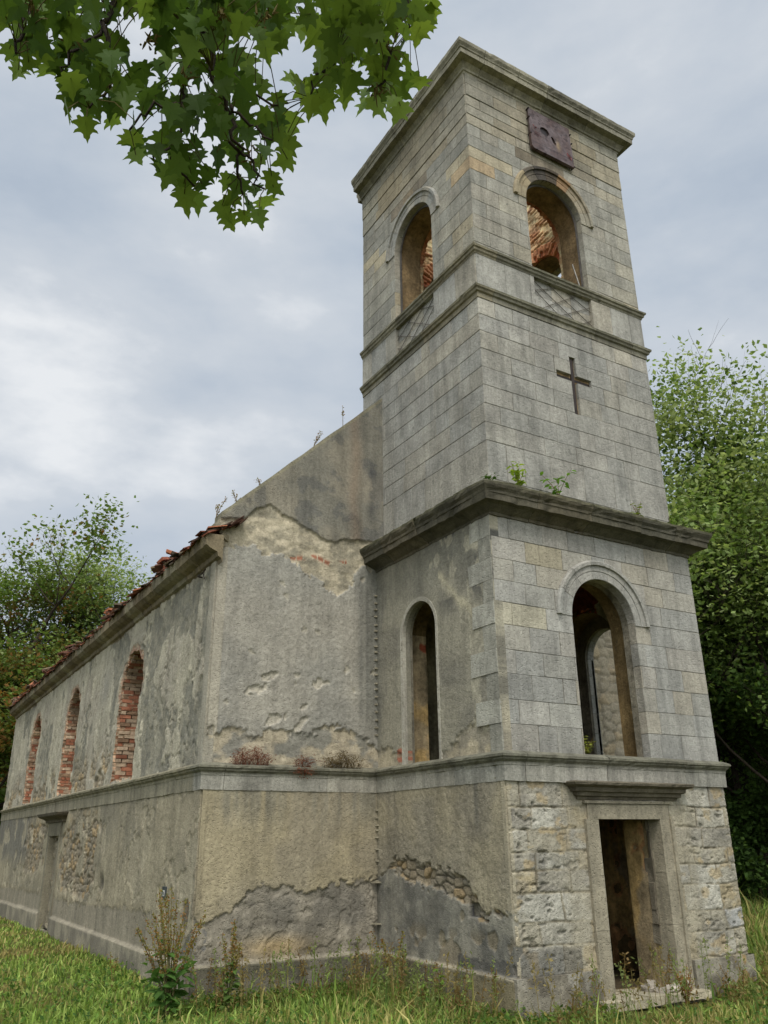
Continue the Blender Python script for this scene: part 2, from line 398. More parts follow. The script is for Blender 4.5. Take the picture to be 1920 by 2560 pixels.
def ashlar(name, par, fr, rows, u0, u1, holes=(), depth=.13, seed=1, lo=.38, hi=.85, palette=STONES, special=None, tall=None, gap=.0035, shrink=.003, base=0.):
    rn = np.random.default_rng(seed); mb = MB()
    for k in range(len(rows)-1):
        a, b = rows[k], rows[k+1]; cuts = [u0+shrink]; first = True
        while cuts[-1] < u1-shrink-.01:
            w = rn.uniform(lo, hi)*(1 if rn.random() > .12 else .6)
            if first: w = (.34 if k % 2 else .6)+rn.uniform(-.05, .05); first = False
            nxt = cuts[-1]+w
            if nxt > u1-.3: nxt = u1-shrink
            cuts.append(nxt)
        for i in range(len(cuts)-1):
            l, r = cuts[i], cuts[i+1]; g_ = gap*rn.uniform(.5, 1.7); zz0 = a+g_; zz1 = b-gap; ll = l+(g_ if i else 0); rr = r-(gap if i < len(cuts)-2 else 0)
            P = [(ll, zz0), (rr, zz0), (rr, zz1), (ll, zz1)]
            P = [(p+(rn.uniform(-.005, .005) if 0 < j_ < 9 and u0+.05 < p < u1-.05 else 0), q+rn.uniform(-.003, .003)) for j_, (p, q) in enumerate(P)]
            hs = [h for h in holes if l < h.c+h.r and r > h.c-h.r and b > h.z0 and a < h.zs+(h.r if h.rd else 0)]
            col = palette[rn.integers(len(palette))]*rn.uniform(.89, 1.08)
            if special is not None: col = special((l+r)/2, (a+b)/2, col, rn)
            off = base+rn.uniform(-.003, .003)
            hp = [h.poly() for h in hs]
            bd = .007
            if not hp:
                # chamfered arris: one ring set slightly back round the face
                Q = [(P[0][0]+bd*.6, P[0][1]+bd*.6), (P[1][0]-bd*.6, P[1][1]+bd*.6), (P[2][0]-bd*.6, P[2][1]-bd*.6), (P[3][0]+bd*.6, P[3][1]-bd*.6)]
                uo = np.array([p[0] for p in Q]+[p[0] for p in P]+[p[0] for p in P]); zo = np.array([p[1] for p in Q]+[p[1] for p in P]+[p[1] for p in P])
                do = np.array([off]*4+[off-.004]*4+[-depth]*4)
                V = fr.p(uo, zo, do); F = [(0, 1, 2, 3)]
                for s_ in (0, 4):
                    F += [(s_+j+4, s_+(j+1) % 4+4, s_+(j+1) % 4, s_+j) for j in range(4)]
                F.append((11, 10, 9, 8))
                if fr.flip(): F = [f[::-1] for f in F]
                mb.add(V, F, col)
            else:
                ins = lambda uu, zz, P=P, hs=hs: (P[0][0]-.01 < uu < P[1][0]+.01 and zz0-.004 < zz < zz1+.004) and all(float(h.sd(np.array(uu), np.array(zz))) > 0 for h in hs)
                x0_, x1_ = min(P[0][0], P[3][0]), max(P[1][0], P[2][0])
                R = [(ll, zz0), (rr, zz0), (rr, zz1), (ll, zz1)]
                ins = rect_in(ll, rr, zz0, zz1, hs)
                prism(mb, fr, R, hp, ins, off, -depth, col)
    return mb.build(name, M_STONE, par)
def sweep(name, par, path, prof, stone=1.1, closed=False, seed=3, pal=STONES, mat=None, jit=.004, cornercut=.3, dz=None, colf=None, gap=.004, step=.09):
    """profile (o, z) swept along path; outward = right of travel. One closed body per stone."""
    rn = np.random.default_rng(seed); P = [np.array(p, float) for p in path]; n = len(P)
    segs = [(i, (i+1) % n) for i in range(n if closed else n-1)]
    dirs = [(P[b]-P[a])/np.linalg.norm(P[b]-P[a]) for a, b in segs]; lens = [np.linalg.norm(P[b]-P[a]) for a, b in segs]
    cum = np.concatenate([[0], np.cumsum(lens)]); tot = cum[-1]
    def rgt(d): return np.array([d[1], -d[0]])
    corners = {}
    rng_ = range(len(segs)) if closed else range(1, len(segs))
    for k in rng_:
        na = rgt(dirs[k-1]); nb = rgt(dirs[k]); mm = na+nb; mm = mm/np.dot(mm, na); corners[float(cum[k])] = (P[segs[k][0]], mm)
    cs = sorted(corners)
    cuts = [0.]
    while cuts[-1] < tot-1e-6:
        nx = cuts[-1]+rn.uniform(.75, 1.25)*stone
        for c in cs+[tot]:
            if abs(nx-c) < cornercut and c < tot: nx = c+cornercut
        if nx > tot-.25: nx = tot
        cuts.append(nx)
    mb = MB(); prof = np.array(prof, float); kp = len(prof)
    def sec(t):
        for c in cs:
            if abs(t-c) < 1e-6: return corners[c]
        k = min(np.searchsorted(cum, t, side='right')-1, len(segs)-1); k = max(k, 0)
        return P[segs[k][0]]+dirs[k]*(t-cum[k]), rgt(dirs[k])
    for i in range(len(cuts)-1):
        a, b = cuts[i]+gap, cuts[i+1]-gap
        ts = list(np.linspace(a, b, max(2, int((b-a)/step)+1)))+[c for c in cs if a+1e-6 < c < b-1e-6]
        if closed and i == 0: pass
        ts = sorted(ts); out_ = []
        for t in ts:
            if any(abs(t-c) < .03 and abs(t-c) > 1e-6 for c in cs) and t not in (ts[0], ts[-1]): continue
            out_.append(t)
        ts = out_; oo = rn.uniform(-jit, jit)*.7; zo = rn.uniform(-jit, jit)*.5
        V = []
        for t in ts:
            p, nn = sec(t)
            chip = rn.normal(0, jit*.6, kp); chip = np.where(prof[:, 0] > .02, -np.abs(chip)*(1+2.5*(rn.random(kp) < .06)), 0)
            cz = rn.normal(0, jit*.35, kp)
            o = prof[:, 0]+oo+chip; z = prof[:, 1]+zo+cz+(dz(t) if dz else 0)
            for q in range(kp): V.append((p[0]+nn[0]*o[q], p[1]+nn[1]*o[q], z[q]))
        m_ = len(ts)
        F = [(j*kp+q, j*kp+(q+1) % kp, (j+1)*kp+(q+1) % kp, (j+1)*kp+q) for j in range(m_-1) for q in range(kp)]
        F += [tuple(range(kp))[::-1], tuple(range((m_-1)*kp, m_*kp))]
        col = pal[rn.integers(len(pal))]*rn.uniform(.85, 1.1)
        C = np.tile(col, (len(V), 1))
        if colf is not None: C = colf(np.array(V), C, np.tile(np.arange(kp), m_))
        mb.add(V, F, C)
    return mb.build(name, mat or M_TRIM, par)
def fixnormals(o):
    import bmesh
    bm = bmesh.new(); bm.from_mesh(o.data); bmesh.ops.recalc_face_normals(bm, faces=bm.faces); bm.to_mesh(o.data); bm.free(); return o
def archring(name, par, fr, c, zs, bands, jambs=None, pal=STONES, seed=5, nst=9, mat=None, a0=0, a1=180, back=-.05):
    """bands: list of (r, proj) from inner edge to outer; extruded round the arch, in voussoirs."""
    rn = np.random.default_rng(seed); mb = MB(); prof = [(bands[0][0], back)]+list(bands)+[(bands[-1][0], back)]; kp = len(prof)
    seg = []
    for k in range(nst):
        x0 = a0+(a1-a0)*k/nst; x1 = a0+(a1-a0)*(k+1)/nst; seg.append((x0+.25, x1-.25))
    for x0, x1 in seg:
        V = []; m_ = 6 if nst > 2 else 28; off = rn.uniform(-.0015, .0025)
        for i in range(m_):
            t = rad(x0+(x1-x0)*i/(m_-1))
            for r, d in prof: V.append(tuple(fr.p(np.array(c+r*math.cos(t)), np.array(zs+r*math.sin(t)), d+(off if d > back else 0))))
        F = [(j*kp+q, j*kp+(q+1) % kp, (j+1)*kp+(q+1) % kp, (j+1)*kp+q) for j in range(m_-1) for q in range(kp)]+[tuple(range(kp)), tuple(range((m_-1)*kp, m_*kp))]
        mb.add(V, F, (pal[len(mb.V)] if len(pal) == nst else pal[rn.integers(len(pal))])*rn.uniform(.9, 1.06))
    if jambs:
        z0 = jambs
        for s in (-1, 1):
            V = []
            for z in (z0, zs):
                for r, d in prof: V.append(tuple(fr.p(np.array(c+s*r), np.array(z), d)))
            F = [(q, (q+1) % kp, kp+(q+1) % kp, kp+q) for q in range(kp)]+[tuple(range(kp)), tuple(range(kp, 2*kp))]
            mb.add(V, F, pal[0])
    return fixnormals(mb.build(name, mat or M_STONE, par))

# ------------------------------------------------------------------ dimensions
TW, TD, NL, NLEN = 4.2, 3.29, 2.92, 21.0
S_ = .14; UX0, UX1, UY0, UY1 = S_, TW-S_, S_, 4.02
ZB0, ZB1 = 1.62, 1.94; ZPL = -.64; ZC = 5.69; ZBASE = -1.6
ZT = 14.28
FRONT = Frame((0, 0, 0), (1, 0, 0), (0, -1, 0)); LEFT = Frame((0, 0, 0), (0, 1, 0), (-1, 0, 0)); RIGHT = Frame((TW, 0, 0), (0, 1, 0), (1, 0, 0))
UF = Frame((0, UY0, 0), (1, 0, 0), (0, -1, 0)); UL = Frame((UX0, 0, 0), (0, 1, 0), (-1, 0, 0)); UR = Frame((UX1, 0, 0), (0, 1, 0), (1, 0, 0)); UB = Frame((0, UY1, 0), (1, 0, 0), (0, 1, 0))
GAB = Frame((0, TD, 0), (1, 0, 0), (0, -1, 0)); NAVL = Frame((-NL, 0, 0), (0, 1, 0), (-1, 0, 0))
NX1 = TW+NL; NY1 = TD+NLEN

church = empty('church', (TW/2, TD, -1.1))
tag(church, 'roofless ruined stone church with square bell tower and crumbling plaster nave', 'church')

# ================================================================== core masonry (hidden thickness, inner faces)
def core(mb, fr, u0, u1, z0, z1, holes, d0, d1, col, n=0):
    outer = [(u0, z0), (u1, z0), (u1, z1), (u0, z1)]
    prism(mb, fr, outer, [h.poly() for h in holes], rect_in(u0, u1, z0, z1, holes), d0, d1, col)
A2F = Arch(2.075, .65, 1.97, 3.96); A2L = Arch(1.96, .485, 1.97, 3.99); A2R = A2L
DOOR = Arch(2.12, .59, -1.0, 1.15, False)
DOORC = Arch(2.12, .62, -1.0, 1.17, False)
A3F = Arch(2.09, .68, 10.3, 11.87); A3L = Arch(2.05, .66, 10.3, 11.87); A3R = A3L; A3B = A3F
def grow(a, g): return Arch(a.c, a.r+g, a.z0, a.zs, a.rd)
PL_IN = lin((150, 128, 88))
mb = MB()
core(mb, FRONT, .06, TW-.06, -1.5, 5.40, [DOORC, grow(A2F, .005)], -.06, -.27, lin((140, 134, 118)))
core(mb, FRONT, .06, TW-.06, -1.5, 5.40, [DOORC, grow(A2F, .09)], -.272, -.6, PL_IN*.75)
for fr_ in (LEFT, RIGHT):
    core(mb, fr_, .6, TD+.3, -1.5, 5.40, [grow(A2L, .01)], -.06, -.19, lin((132, 126, 110)))
    core(mb, fr_, .6, TD+.3, -1.5, 5.40, [grow(A2L, .24)], -.192, -.6, PL_IN*.8)
mb.box((.6, TD+.1, -1.5), (TW-.6, TD+.62, 5.40), PL_IN)
mb.box((.6, .6, 1.55), (TW-.6, TD+.1, 1.86), PL_IN*.5)
mb.box((.03, .03, 5.42), (TW-.03, TD+.62, 5.56), PL_IN*.6)
mb.box((.6, .6, -1.4), (TW-.6, TD+.1, -1.0), lin((90, 78, 58)))
tower = mb.build('bell_tower', M_INNER, church); fixnormals(tower)
# bell stage core
INW = .66
mb = MB()
for fr, a, (u0, u1) in ((UF, A3F, (UX0+.05, UX1-.05)), (UB, A3B, (UX0+.05, UX1-.05))):
    core(mb, fr, u0, u1, 5.6, ZT, [grow(a, .02)], -.06, -INW+.04, lin((150, 128, 94)))
for fr, a in ((UL, A3L), (UR, A3R)):
    core(mb, fr, UY0+INW-.04, UY1-INW+.04, 5.6, ZT, [grow(a, .02)], -.06, -INW+.04, lin((150, 128, 94)))
mb.box((UX0+INW-.03, UY0+INW-.03, 9.2), (UX1-INW+.03, UY1-INW+.03, 9.5), lin((100, 80, 60)))
fixnormals(mb.build('bell_chamber', M_INNER, tower))
# rough brick lining of the bell chamber
def lining_fn(a, seed):
    def fn(u, z):
        r = np.hypot(u-a.c, np.maximum(z-a.zs, 0)); th = np.arctan2(z-a.zs, u-a.c)
        ringm = ((r < a.r+.30) & (z > a.zs-.1)).astype(float)
        bh = .082; row = np.floor(z/bh+.3*fbm(u*1.5, z, 2, 5)); uu = u/.25+.5*(row % 2); bi = np.floor(uu)
        fz = (z/bh+.3*fbm(u*1.5, z, 2, 5)) % 1; fu = uu % 1
        h1 = _h(bi, row, seed)
        jn = np.minimum(np.minimum(fz, 1-fz)*bh, np.minimum(fu, 1-fu)*.25); d = .05*h1*sstep(.0, .014, jn)
        tk = th/.125+.25*fbm(u*4, z*4, 2, 8); h2 = _h(np.floor(tk), np.floor(r/.2), seed+3); fj = np.minimum(tk % 1, 1-tk % 1)
        d2 = (.02+.06*h2)*sstep(.0, .22, fj)
        d = np.where(ringm > 0, d2, d)+.03*fbm(u*7, z*7, 4, seed)
        pale = mixc(np.tile(lin((238, 214, 170)), (len(u), 1)), sstep(.35, .7, h1), lin((220, 186, 142)))
        pale = mixc(pale, (h1 > .86)*.5, lin((176, 112, 84)))
        red = mixc(np.tile(lin((196, 118, 84)), (len(u), 1)), h2, lin((220, 168, 128)))
        k = np.clip(ringm*sstep(a.zs-.1, a.zs+.1, z)+sstep(.62, .75, fbm(u*.9+3, z*.9, 3, seed+7))*.5, 0, 1)
        c = mixc(pale, k, red); c = c*(.88+.5*fbm(u*9, z*9, 4, seed+2))[:, None]
        c = c*np.where(ringm > 0, .6+.4*sstep(0, .18, fj), .75+.25*sstep(0, .012, jn))[:, None]
        return d, c
    return fn
for k, (fr, a, u0, u1) in enumerate(((UR, A3R, UY0+INW, UY1-INW), (UB, A3B, UX0+INW, UX1-INW), (UF, A3F, UX0+INW, UX1-INW), (UL, A3L, UY0+INW, UY1-INW))):
    f2 = Frame(fr.O-fr.N*INW, fr.U, -fr.N)
    relief('brick_lining', tower, M_INNER, f2, u0, u1, 9.5, ZT-.05, .022 if k < 2 else .04, lining_fn(a, 40+k), grow(a, .03).sd, .03)

# ================================================================== tower: stone facings
R2 = [1.94, 2.34, 2.66, 3.01, 3.34, 3.69, 4.01, 4.33, 4.65, 4.98, 5.34]
def sp2(u, z, c, rn):
    if z > 4.9: c = c*.9
    if z < 2.34: c = c*.92
    if abs(u-.3) < .35 and 3.7 < z < 4.0: c = lin((180, 174, 154))*.95
    if abs(u-1.) < .45 and 4.65 < z < 4.98: c = lin((170, 162, 140))*.9
    return c
def gname(o, l=None):
    if l: o['label'] = l
    return o
ashlar('ashlar_facing', tower, FRONT, R2, 0, TW, [A2F], .14, 11, special=sp2, lo=.32, hi=.8)
ashlar('ashlar_facing', tower, RIGHT, R2, 0, TD-.01, [A2R], .14, 12, special=sp2)
R3 = [5.55, 5.97, 6.61, 6.93, 7.26, 7.59, 7.92, 8.26, 8.60, 8.92, 9.24]
CROSS1 = Arch(2.14, .07, 7.57, 8.70, False); CROSS2 = Arch(2.14, .40, 8.20, 8.34, False)
def tone(u, z, c, rn):
    # cooler grey low down, buff towards the top
    if z > 10: c = c*np.array([.95, .935, .885])
    if z > 13.3: c = c*np.array([.97, .95, .9])
    if 12.0 < z < 12.3 and u < .9: c = lin((178, 158, 128))
    if abs(u-2.1) < .75 and 12.7 < z < 13.15: c = c*np.array([.72, .64, .56])
    if abs(u-2.1) < 1.1 and 13.15 < z: c = c*np.array([.92, .88, .82])
    if rn.random() < .04: c = lin((178, 168, 144))*rn.uniform(.9, 1.05)
    return c
def sp3(u, z, c, rn):
    if z < 8.6: c = (c*.55+lin((162, 160, 151))*.45)*.92
    return c
for fr, (u0, u1), hs, sd_ in ((UF, (UX0, UX1), [CROSS1, CROSS2], 21), (UL, (UY0, UY1), [], 22), (UR, (UY0, UY1), [], 23), (UB, (UX0, UX1), [], 24)):
    ashlar('ashlar_facing', tower, fr, R3, u0, u1, hs, .13, sd_, special=sp3, lo=.34, hi=.78)
    # plain course between the two strings, with a sunk panel below the arch
    a = A3F if fr in (UF, UB) else A3L
    ashlar('parapet_course', tower, fr, [9.44, 10.13], u0, u1, [Arch(a.c, a.r, 9.50, 10.12, False)], .13, sd_+10, special=sp3, lo=.42, hi=.7, base=.012)
R4 = [10.26, 10.39, 10.70, 10.99, 11.32, 11.67, 11.99, 12.26, 12.52, 12.79, 13.05, 13.28]
R5 = [13.28, 13.50, 13.73]; R6 = [13.73, 14.02, 14.30]
for fr, (u0, u1), a, sd_ in ((UF, (UX0, UX1), A3F, 31), (UL, (UY0, UY1), A3L, 32), (UR, (UY0, UY1), A3R, 33), (UB, (UX0, UX1), A3B, 34)):
    ashlar('ashlar_facing', tower, fr, R4, u0, u1, [a], .15, sd_, special=tone, lo=.34, hi=.8)
    ashlar('ashlar_facing', tower, fr, R5, u0, u1, [], .13, sd_+40, special=tone, base=.012, lo=.5, hi=1.0)
    ashlar('ashlar_facing', tower, fr, R6, u0, u1, [], .13, sd_+50, special=tone, base=.024, lo=.5, hi=1.0)
# recess backs: sunk panels with lattice, and the cross
for fr, a in ((UF, A3F), (UL, A3L), (UR, A3R), (UB, A3B)):
    n = 3; pan = MB()
    for i in range(n):
        w = 2*a.r/n; u0 = a.c-a.r+i*w
        for zz in ((9.5, 9.8), (9.8, 10.12)):
            P = [(u0+.003, zz[0]+.003), (u0+w-.003, zz[0]+.003), (u0+w-.003, zz[1]-.003), (u0+.003, zz[1]-.003)]
            prism(pan, fr, P, [], lambda u, z: True, -.055+RNG.uniform(-.003, .003), -.12, STONES[(i*3+4+int(zz[0]*10)) % 9]*RNG.uniform(.85, 1.08))
    pan.build('sunk_panel', M_STONE, tower)
IC = lin((58, 48, 42))
def bar(mb, fr, a, b, r, d, c=IC, k=5):
    A = fr.p(np.array(a[0]), np.array(a[1]), d); B = fr.p(np.array(b[0]), np.array(b[1]), d); mb.tube([A, B], r, c, k)
for fr, a in ((UF, A3F), (UL, A3L)):
    iron = MB(); x0, x1, z0, z1 = a.c-a.r, a.c+a.r, 9.52, 10.10; d = -.035; zm = (z0+z1)/2; q = (x1-x0)
    for p0, p1 in (((x0, zm+.1), (x0+.42*q, z0)), ((x0, z1), (x0+.72*q, z0)), ((x0+.3*q, z1), (x1, z0+.05)), ((x0+.6*q, z1), (x1, z0+.35)),
                   ((x0, zm+.05), (x0+.4*q, z1)), ((x0+.1*q, z0), (x0+.75*q, z1)), ((x0+.45*q, z0+.02), (x1, zm+.16)), ((x0+.8*q, z0), (x1, z0+.17))):
        bar(iron, fr, p0, p1, .0065, d, lin((92, 86, 76)))
    iron.build('iron_lattice', M_METAL, tower)
cx_ = MB(); WD = lin((52, 42, 36))
pr = [(CROSS1.c-.03, 7.6), (CROSS1.c+.035, 7.6), (CROSS1.c+.035, 8.68), (CROSS1.c-.03, 8.68)]
prism(cx_, UF, pr, [], lambda u, z: True, -.035, -.07, WD)
prism(cx_, UF, [(1.74, 8.245), (2.54, 8.245), (2.54, 8.29), (1.74, 8.29)], [], lambda u, z: True, -.055, -.085, WD*.8)
cx_.build('cross_inlay', M_METAL, tower)
ck = MB(); prism(ck, UF, [(1.7, 7.5), (2.6, 7.5), (2.6, 8.75), (1.7, 8.75)], [], lambda u, z: True, -.12, -.13, lin((40, 36, 32))); ck.build('cross_recess', M_METAL, tower)  # back of the recess coloured near black, its shade put into the colour

# mortar behind facings
mt = MB()
for fr, u0, u1, z0, z1, hs in ((FRONT, .03, TW-.03, 1.7, 5.4, [grow(A2F, .02)]), (RIGHT, .03, TD, 1.7, 5.4, [grow(A2R, .02)]),
                               (UF, UX0+.03, UX1-.03, 5.58, 14.3, [grow(A3F, .02), Arch(2.09, .7, 9.45, 10.15, False), Arch(2.14, .1, 7.5, 8.75, False), Arch(2.14, .43, 8.1, 8.4, False)]), (UL, UY0+.03, UY1-.03, 5.58, 14.3, [grow(A3L, .02), Arch(2.05, .68, 9.45, 10.15, False)]),
                               (UR, UY0+.03, UY1-.03, 5.58, 14.3, [grow(A3R, .02), Arch(2.05, .68, 9.45, 10.15, False)]), (UB, UX0+.03, UX1-.03, 5.58, 14.3, [grow(A3B, .02), Arch(2.09, .7, 9.45, 10.15, False)])):
    prism(mt, fr, [(u0, z0), (u1, z0), (u1, z1), (u0, z1)], [h.poly() for h in hs], rect_in(u0, u1, z0, z1, hs), -.010, -.05, (.1, .1, .1))
mt.build('mortar_bed', M_MORTAR, tower)

# arch surrounds
bandsF = [(.65, .004), (.655, .014), (.765, .014), (.77, .003), (.778, .003), (.783, .016), (.865, .016), (.87, .05), (.92, .056), (.945, .03), (.95, -.01)]
archring('arch_surround', tower, FRONT, A2F.c, A2F.zs, bandsF, seed=61, nst=7, pal=STONES[:4])
b3 = [(r+.03, d) for r, d in bandsF]
archring('arch_surround', tower, UF, A3F.c, A3F.zs, b3, seed=62, nst=9, pal=[lin(c) for c in ((158, 152, 136), (160, 150, 130), (150, 138, 116), (150, 122, 92), (96, 86, 74), (84, 78, 72), (112, 104, 92), (160, 146, 118), (166, 154, 128))])
archring('arch_surround', tower, UL, A3L.c, A3L.zs, [(r+.01, d) for r, d in bandsF], seed=63, nst=9)
archring('arch_surround', tower, UR, A3R.c, A3R.zs, [(r+.01, d) for r, d in bandsF], seed=64, nst=9)
archring('arch_surround', tower, UB, A3B.c, A3B.zs, b3, seed=65, nst=9)
archring('arch_surround', tower, RIGHT, A2R.c, A2R.zs, [(.485, .01), (.55, .01)], jambs=1.96, seed=66, nst=5)
archring('plaster_frame', tower, LEFT, A2L.c, A2L.zs, [(.475, .012), (.54, .018), (.545, .0)], jambs=1.96, pal=[lin((172, 166, 148))], seed=67, nst=1, mat=M_PLAST)
# iron window rims in the bell openings
for fr, a in ((UF, A3F), (UL, A3L)):
    rim = MB()
    P = [fr.p(np.array(a.c+(a.r-.02)*math.cos(t)), np.array(a.zs+(a.r-.02)*math.sin(t)), -.13) for t in np.linspace(0, math.pi, 20)]
    P = [fr.p(np.array(a.c+a.r-.02), np.array(10.3), -.13)]+P+[fr.p(np.array(a.c-a.r+.02), np.array(10.3), -.13)]
    rim.tube(P, .022, lin((84, 80, 76)), 5)
    rim.build('iron_rim', M_METAL, tower)
bb = MB(); A_ = UL.p(np.array(1.45), np.array(12.1), -.14); B_ = UL.p(np.array(1.42), np.array(11.75), -.4)
bb.tube([A_, B_], .018, lin((120, 118, 112)), 5); bb.build('loose_rod', M_METAL, tower); bb = MB(); bb.tube([UF.p(np.array(2.62), np.array(11.0), -.2), UF.p(np.array(2.72), np.array(10.35), -.14)], .014, lin((120, 118, 112)), 5); bb.build('loose_rod', M_METAL, tower)

# string courses and cornices
TRIMG = [lin(c) for c in ((150, 145, 128), (138, 134, 120), (128, 124, 110), (146, 138, 118))]
DARKT = [lin(c) for c in ((100, 95, 82), (90, 86, 74), (106, 99, 84), (84, 81, 71))]
UPATH = [(UX0, UY1), (UX0, UY0), (UX1, UY0), (UX1, UY1)]
def mossy(top, amt=.55, below=None):
    def f(V, C, q):
        k = sstep(top-.06, top, V[:, 2])*amt+.15*fbm(V[:, 0]*3, V[:, 1]*3+V[:, 2]*6, 3, 9)
        C = mixc(C, np.clip(k, 0, 1), lin((96, 96, 66)))
        return C
    return f
sweep('string_course', tower, UPATH, [(-.05, 9.24), (.012, 9.24), (.014, 9.33), (.05, 9.345), (.06, 9.38), (.085, 9.40), (.09, 9.44), (.0, 9.46), (-.05, 9.46)], 1.2, True, 71, TRIMG, colf=mossy(9.45))
sweep('string_course', tower, UPATH, [(-.05, 10.12), (.02, 10.12), (.03, 10.15), (.055, 10.17), (.06, 10.21), (.085, 10.225), (.09, 10.262), (.0, 10.30), (-.05, 10.30)], 1.2, True, 72, TRIMG, colf=mossy(10.28))
sweep('cornice', tower, UPATH, [(-.1, 14.24), (.03, 14.24), (.035, 14.29), (.06, 14.30), (.07, 14.34), (.12, 14.40), (.13, 14.42), (.25, 14.44), (.255, 14.55), (.27, 14.56), (.275, 14.59), (.31, 14.64), (.315, 14.70), (.305, 14.735), (-.1, 14.74)], .95, True, 73, [c*1.02 for c in TRIMG], jit=.006, colf=mossy(14.74, .4))
sweep('cornice', tower, [(0, TD+.6), (0, 0), (TW, 0), (TW, TD+.6)], [(-.1, 5.30), (.02, 5.30), (.03, 5.34), (.08, 5.37), (.16, 5.42), (.25, 5.44), (.255, 5.53), (.27, 5.54), (.275, 5.58), (.31, 5.62), (.325, 5.66), (.325, 5.70), (.2, 5.735), (-.2, 5.78)], 1.05, False, 74, DARKT, jit=.011, colf=mossy(5.7, .6))
# belt course round tower and nave
def belt_col(V, C, q):
    zz = V[:, 2]; k = sstep(1.80, 1.86, zz)*.65; C = mixc(C, k, lin((92, 90, 68)))
    far = (V[:, 0] < -NL-.01) & (V[:, 1] > TD+.3)
    return mixc(C, far*.75, lin((142, 135, 112)))
nb = [(-NL, NY1), (-NL, TD), (0, TD), (0, 0), (TW, 0), (TW, TD), (NX1, TD), (NX1, NY1)]
sweep('belt_course', tower, nb, [(-.04, 1.61), (.045, 1.61), (.05, 1.80), (.058, 1.815), (.062, 1.85), (.095, 1.88), (.10, 1.90), (.12, 1.915), (.12, 1.945), (.04, 1.985), (-.04, 2.0)], 1.35, False, 75,
      [lin(c) for c in ((160, 157, 146), (166, 162, 149), (152, 150, 140))], jit=.006, colf=belt_col)

# ================================================================== plaster and rubble reliefs
def roughcast(u, z, s, a=.006): return a*(fbm(u*9, z*9, 3, s)-.5)*2+a*.9*(fbm(u*26, z*26, 3, s+3)-.5)*2
def jg(u, z, s, a=1.):
    _, _, i1 = worley(u*8+.6*fbm(u*9, z*9, 2, s), z*8, s+1); _, _, i2 = worley(u*22, z*22, s+2)
    return a*(.10*(i1-.5)+.035*(i2-.5)+.05*(fbm(u*3, z*3, 3, s+3)-.5))
def rubble(u, z, sc=6., s=0, asp=1.5):
    wx = u*sc/asp+.5*fbm(u*5, z*5, 2, s+2); wz = z*sc+.5*fbm(u*5+9, z*5, 2, s+3)
    f1, f2, idv = worley(wx, wz, s); e = sstep(.02, .22, f2-f1)
    d = -.045+.045*e*(.4+.6*idv)+.02*(fbm(u*24, z*24, 3, s+6)-.5)
    c = mixc(np.tile(lin((150, 136, 110)), (len(u), 1)), idv, lin((122, 116, 100)))
    c = mixc(c, (idv > .8)*.6, lin((166, 140, 96))); c = c*(.55+.45*e)[:, None]
    return d, c
def blocks_big(u, z, rows, s=0):
    z = z+.07*(fbm(u*1.6, z*.8, 3, s+11)-.5)
    k = np.clip(np.searchsorted(rows, z, side='right')-1, 0, len(rows)-2); rz = np.asarray(rows)[k]; rt = np.asarray(rows)[k+1]
    wd = .55+.35*_h(k.astype(float), k*0., s); ph = _h(k.astype(float), k*0.+3, s)*3+.05*np.sin(z*3)
    uu = u/wd+ph+.06*fbm(u*3, z*3, 2, s); bi = np.floor(uu); fu = (uu % 1)*wd; fu = np.minimum(fu, wd-fu)
    fz = np.minimum(z-rz, rt-z)
    e = np.minimum(fu, fz)+.03*(fbm(u*8, z*8, 3, s+4)-.5)
    return e, _h(bi, k.astype(float), s+7), _h(bi, k.astype(float), s+8)

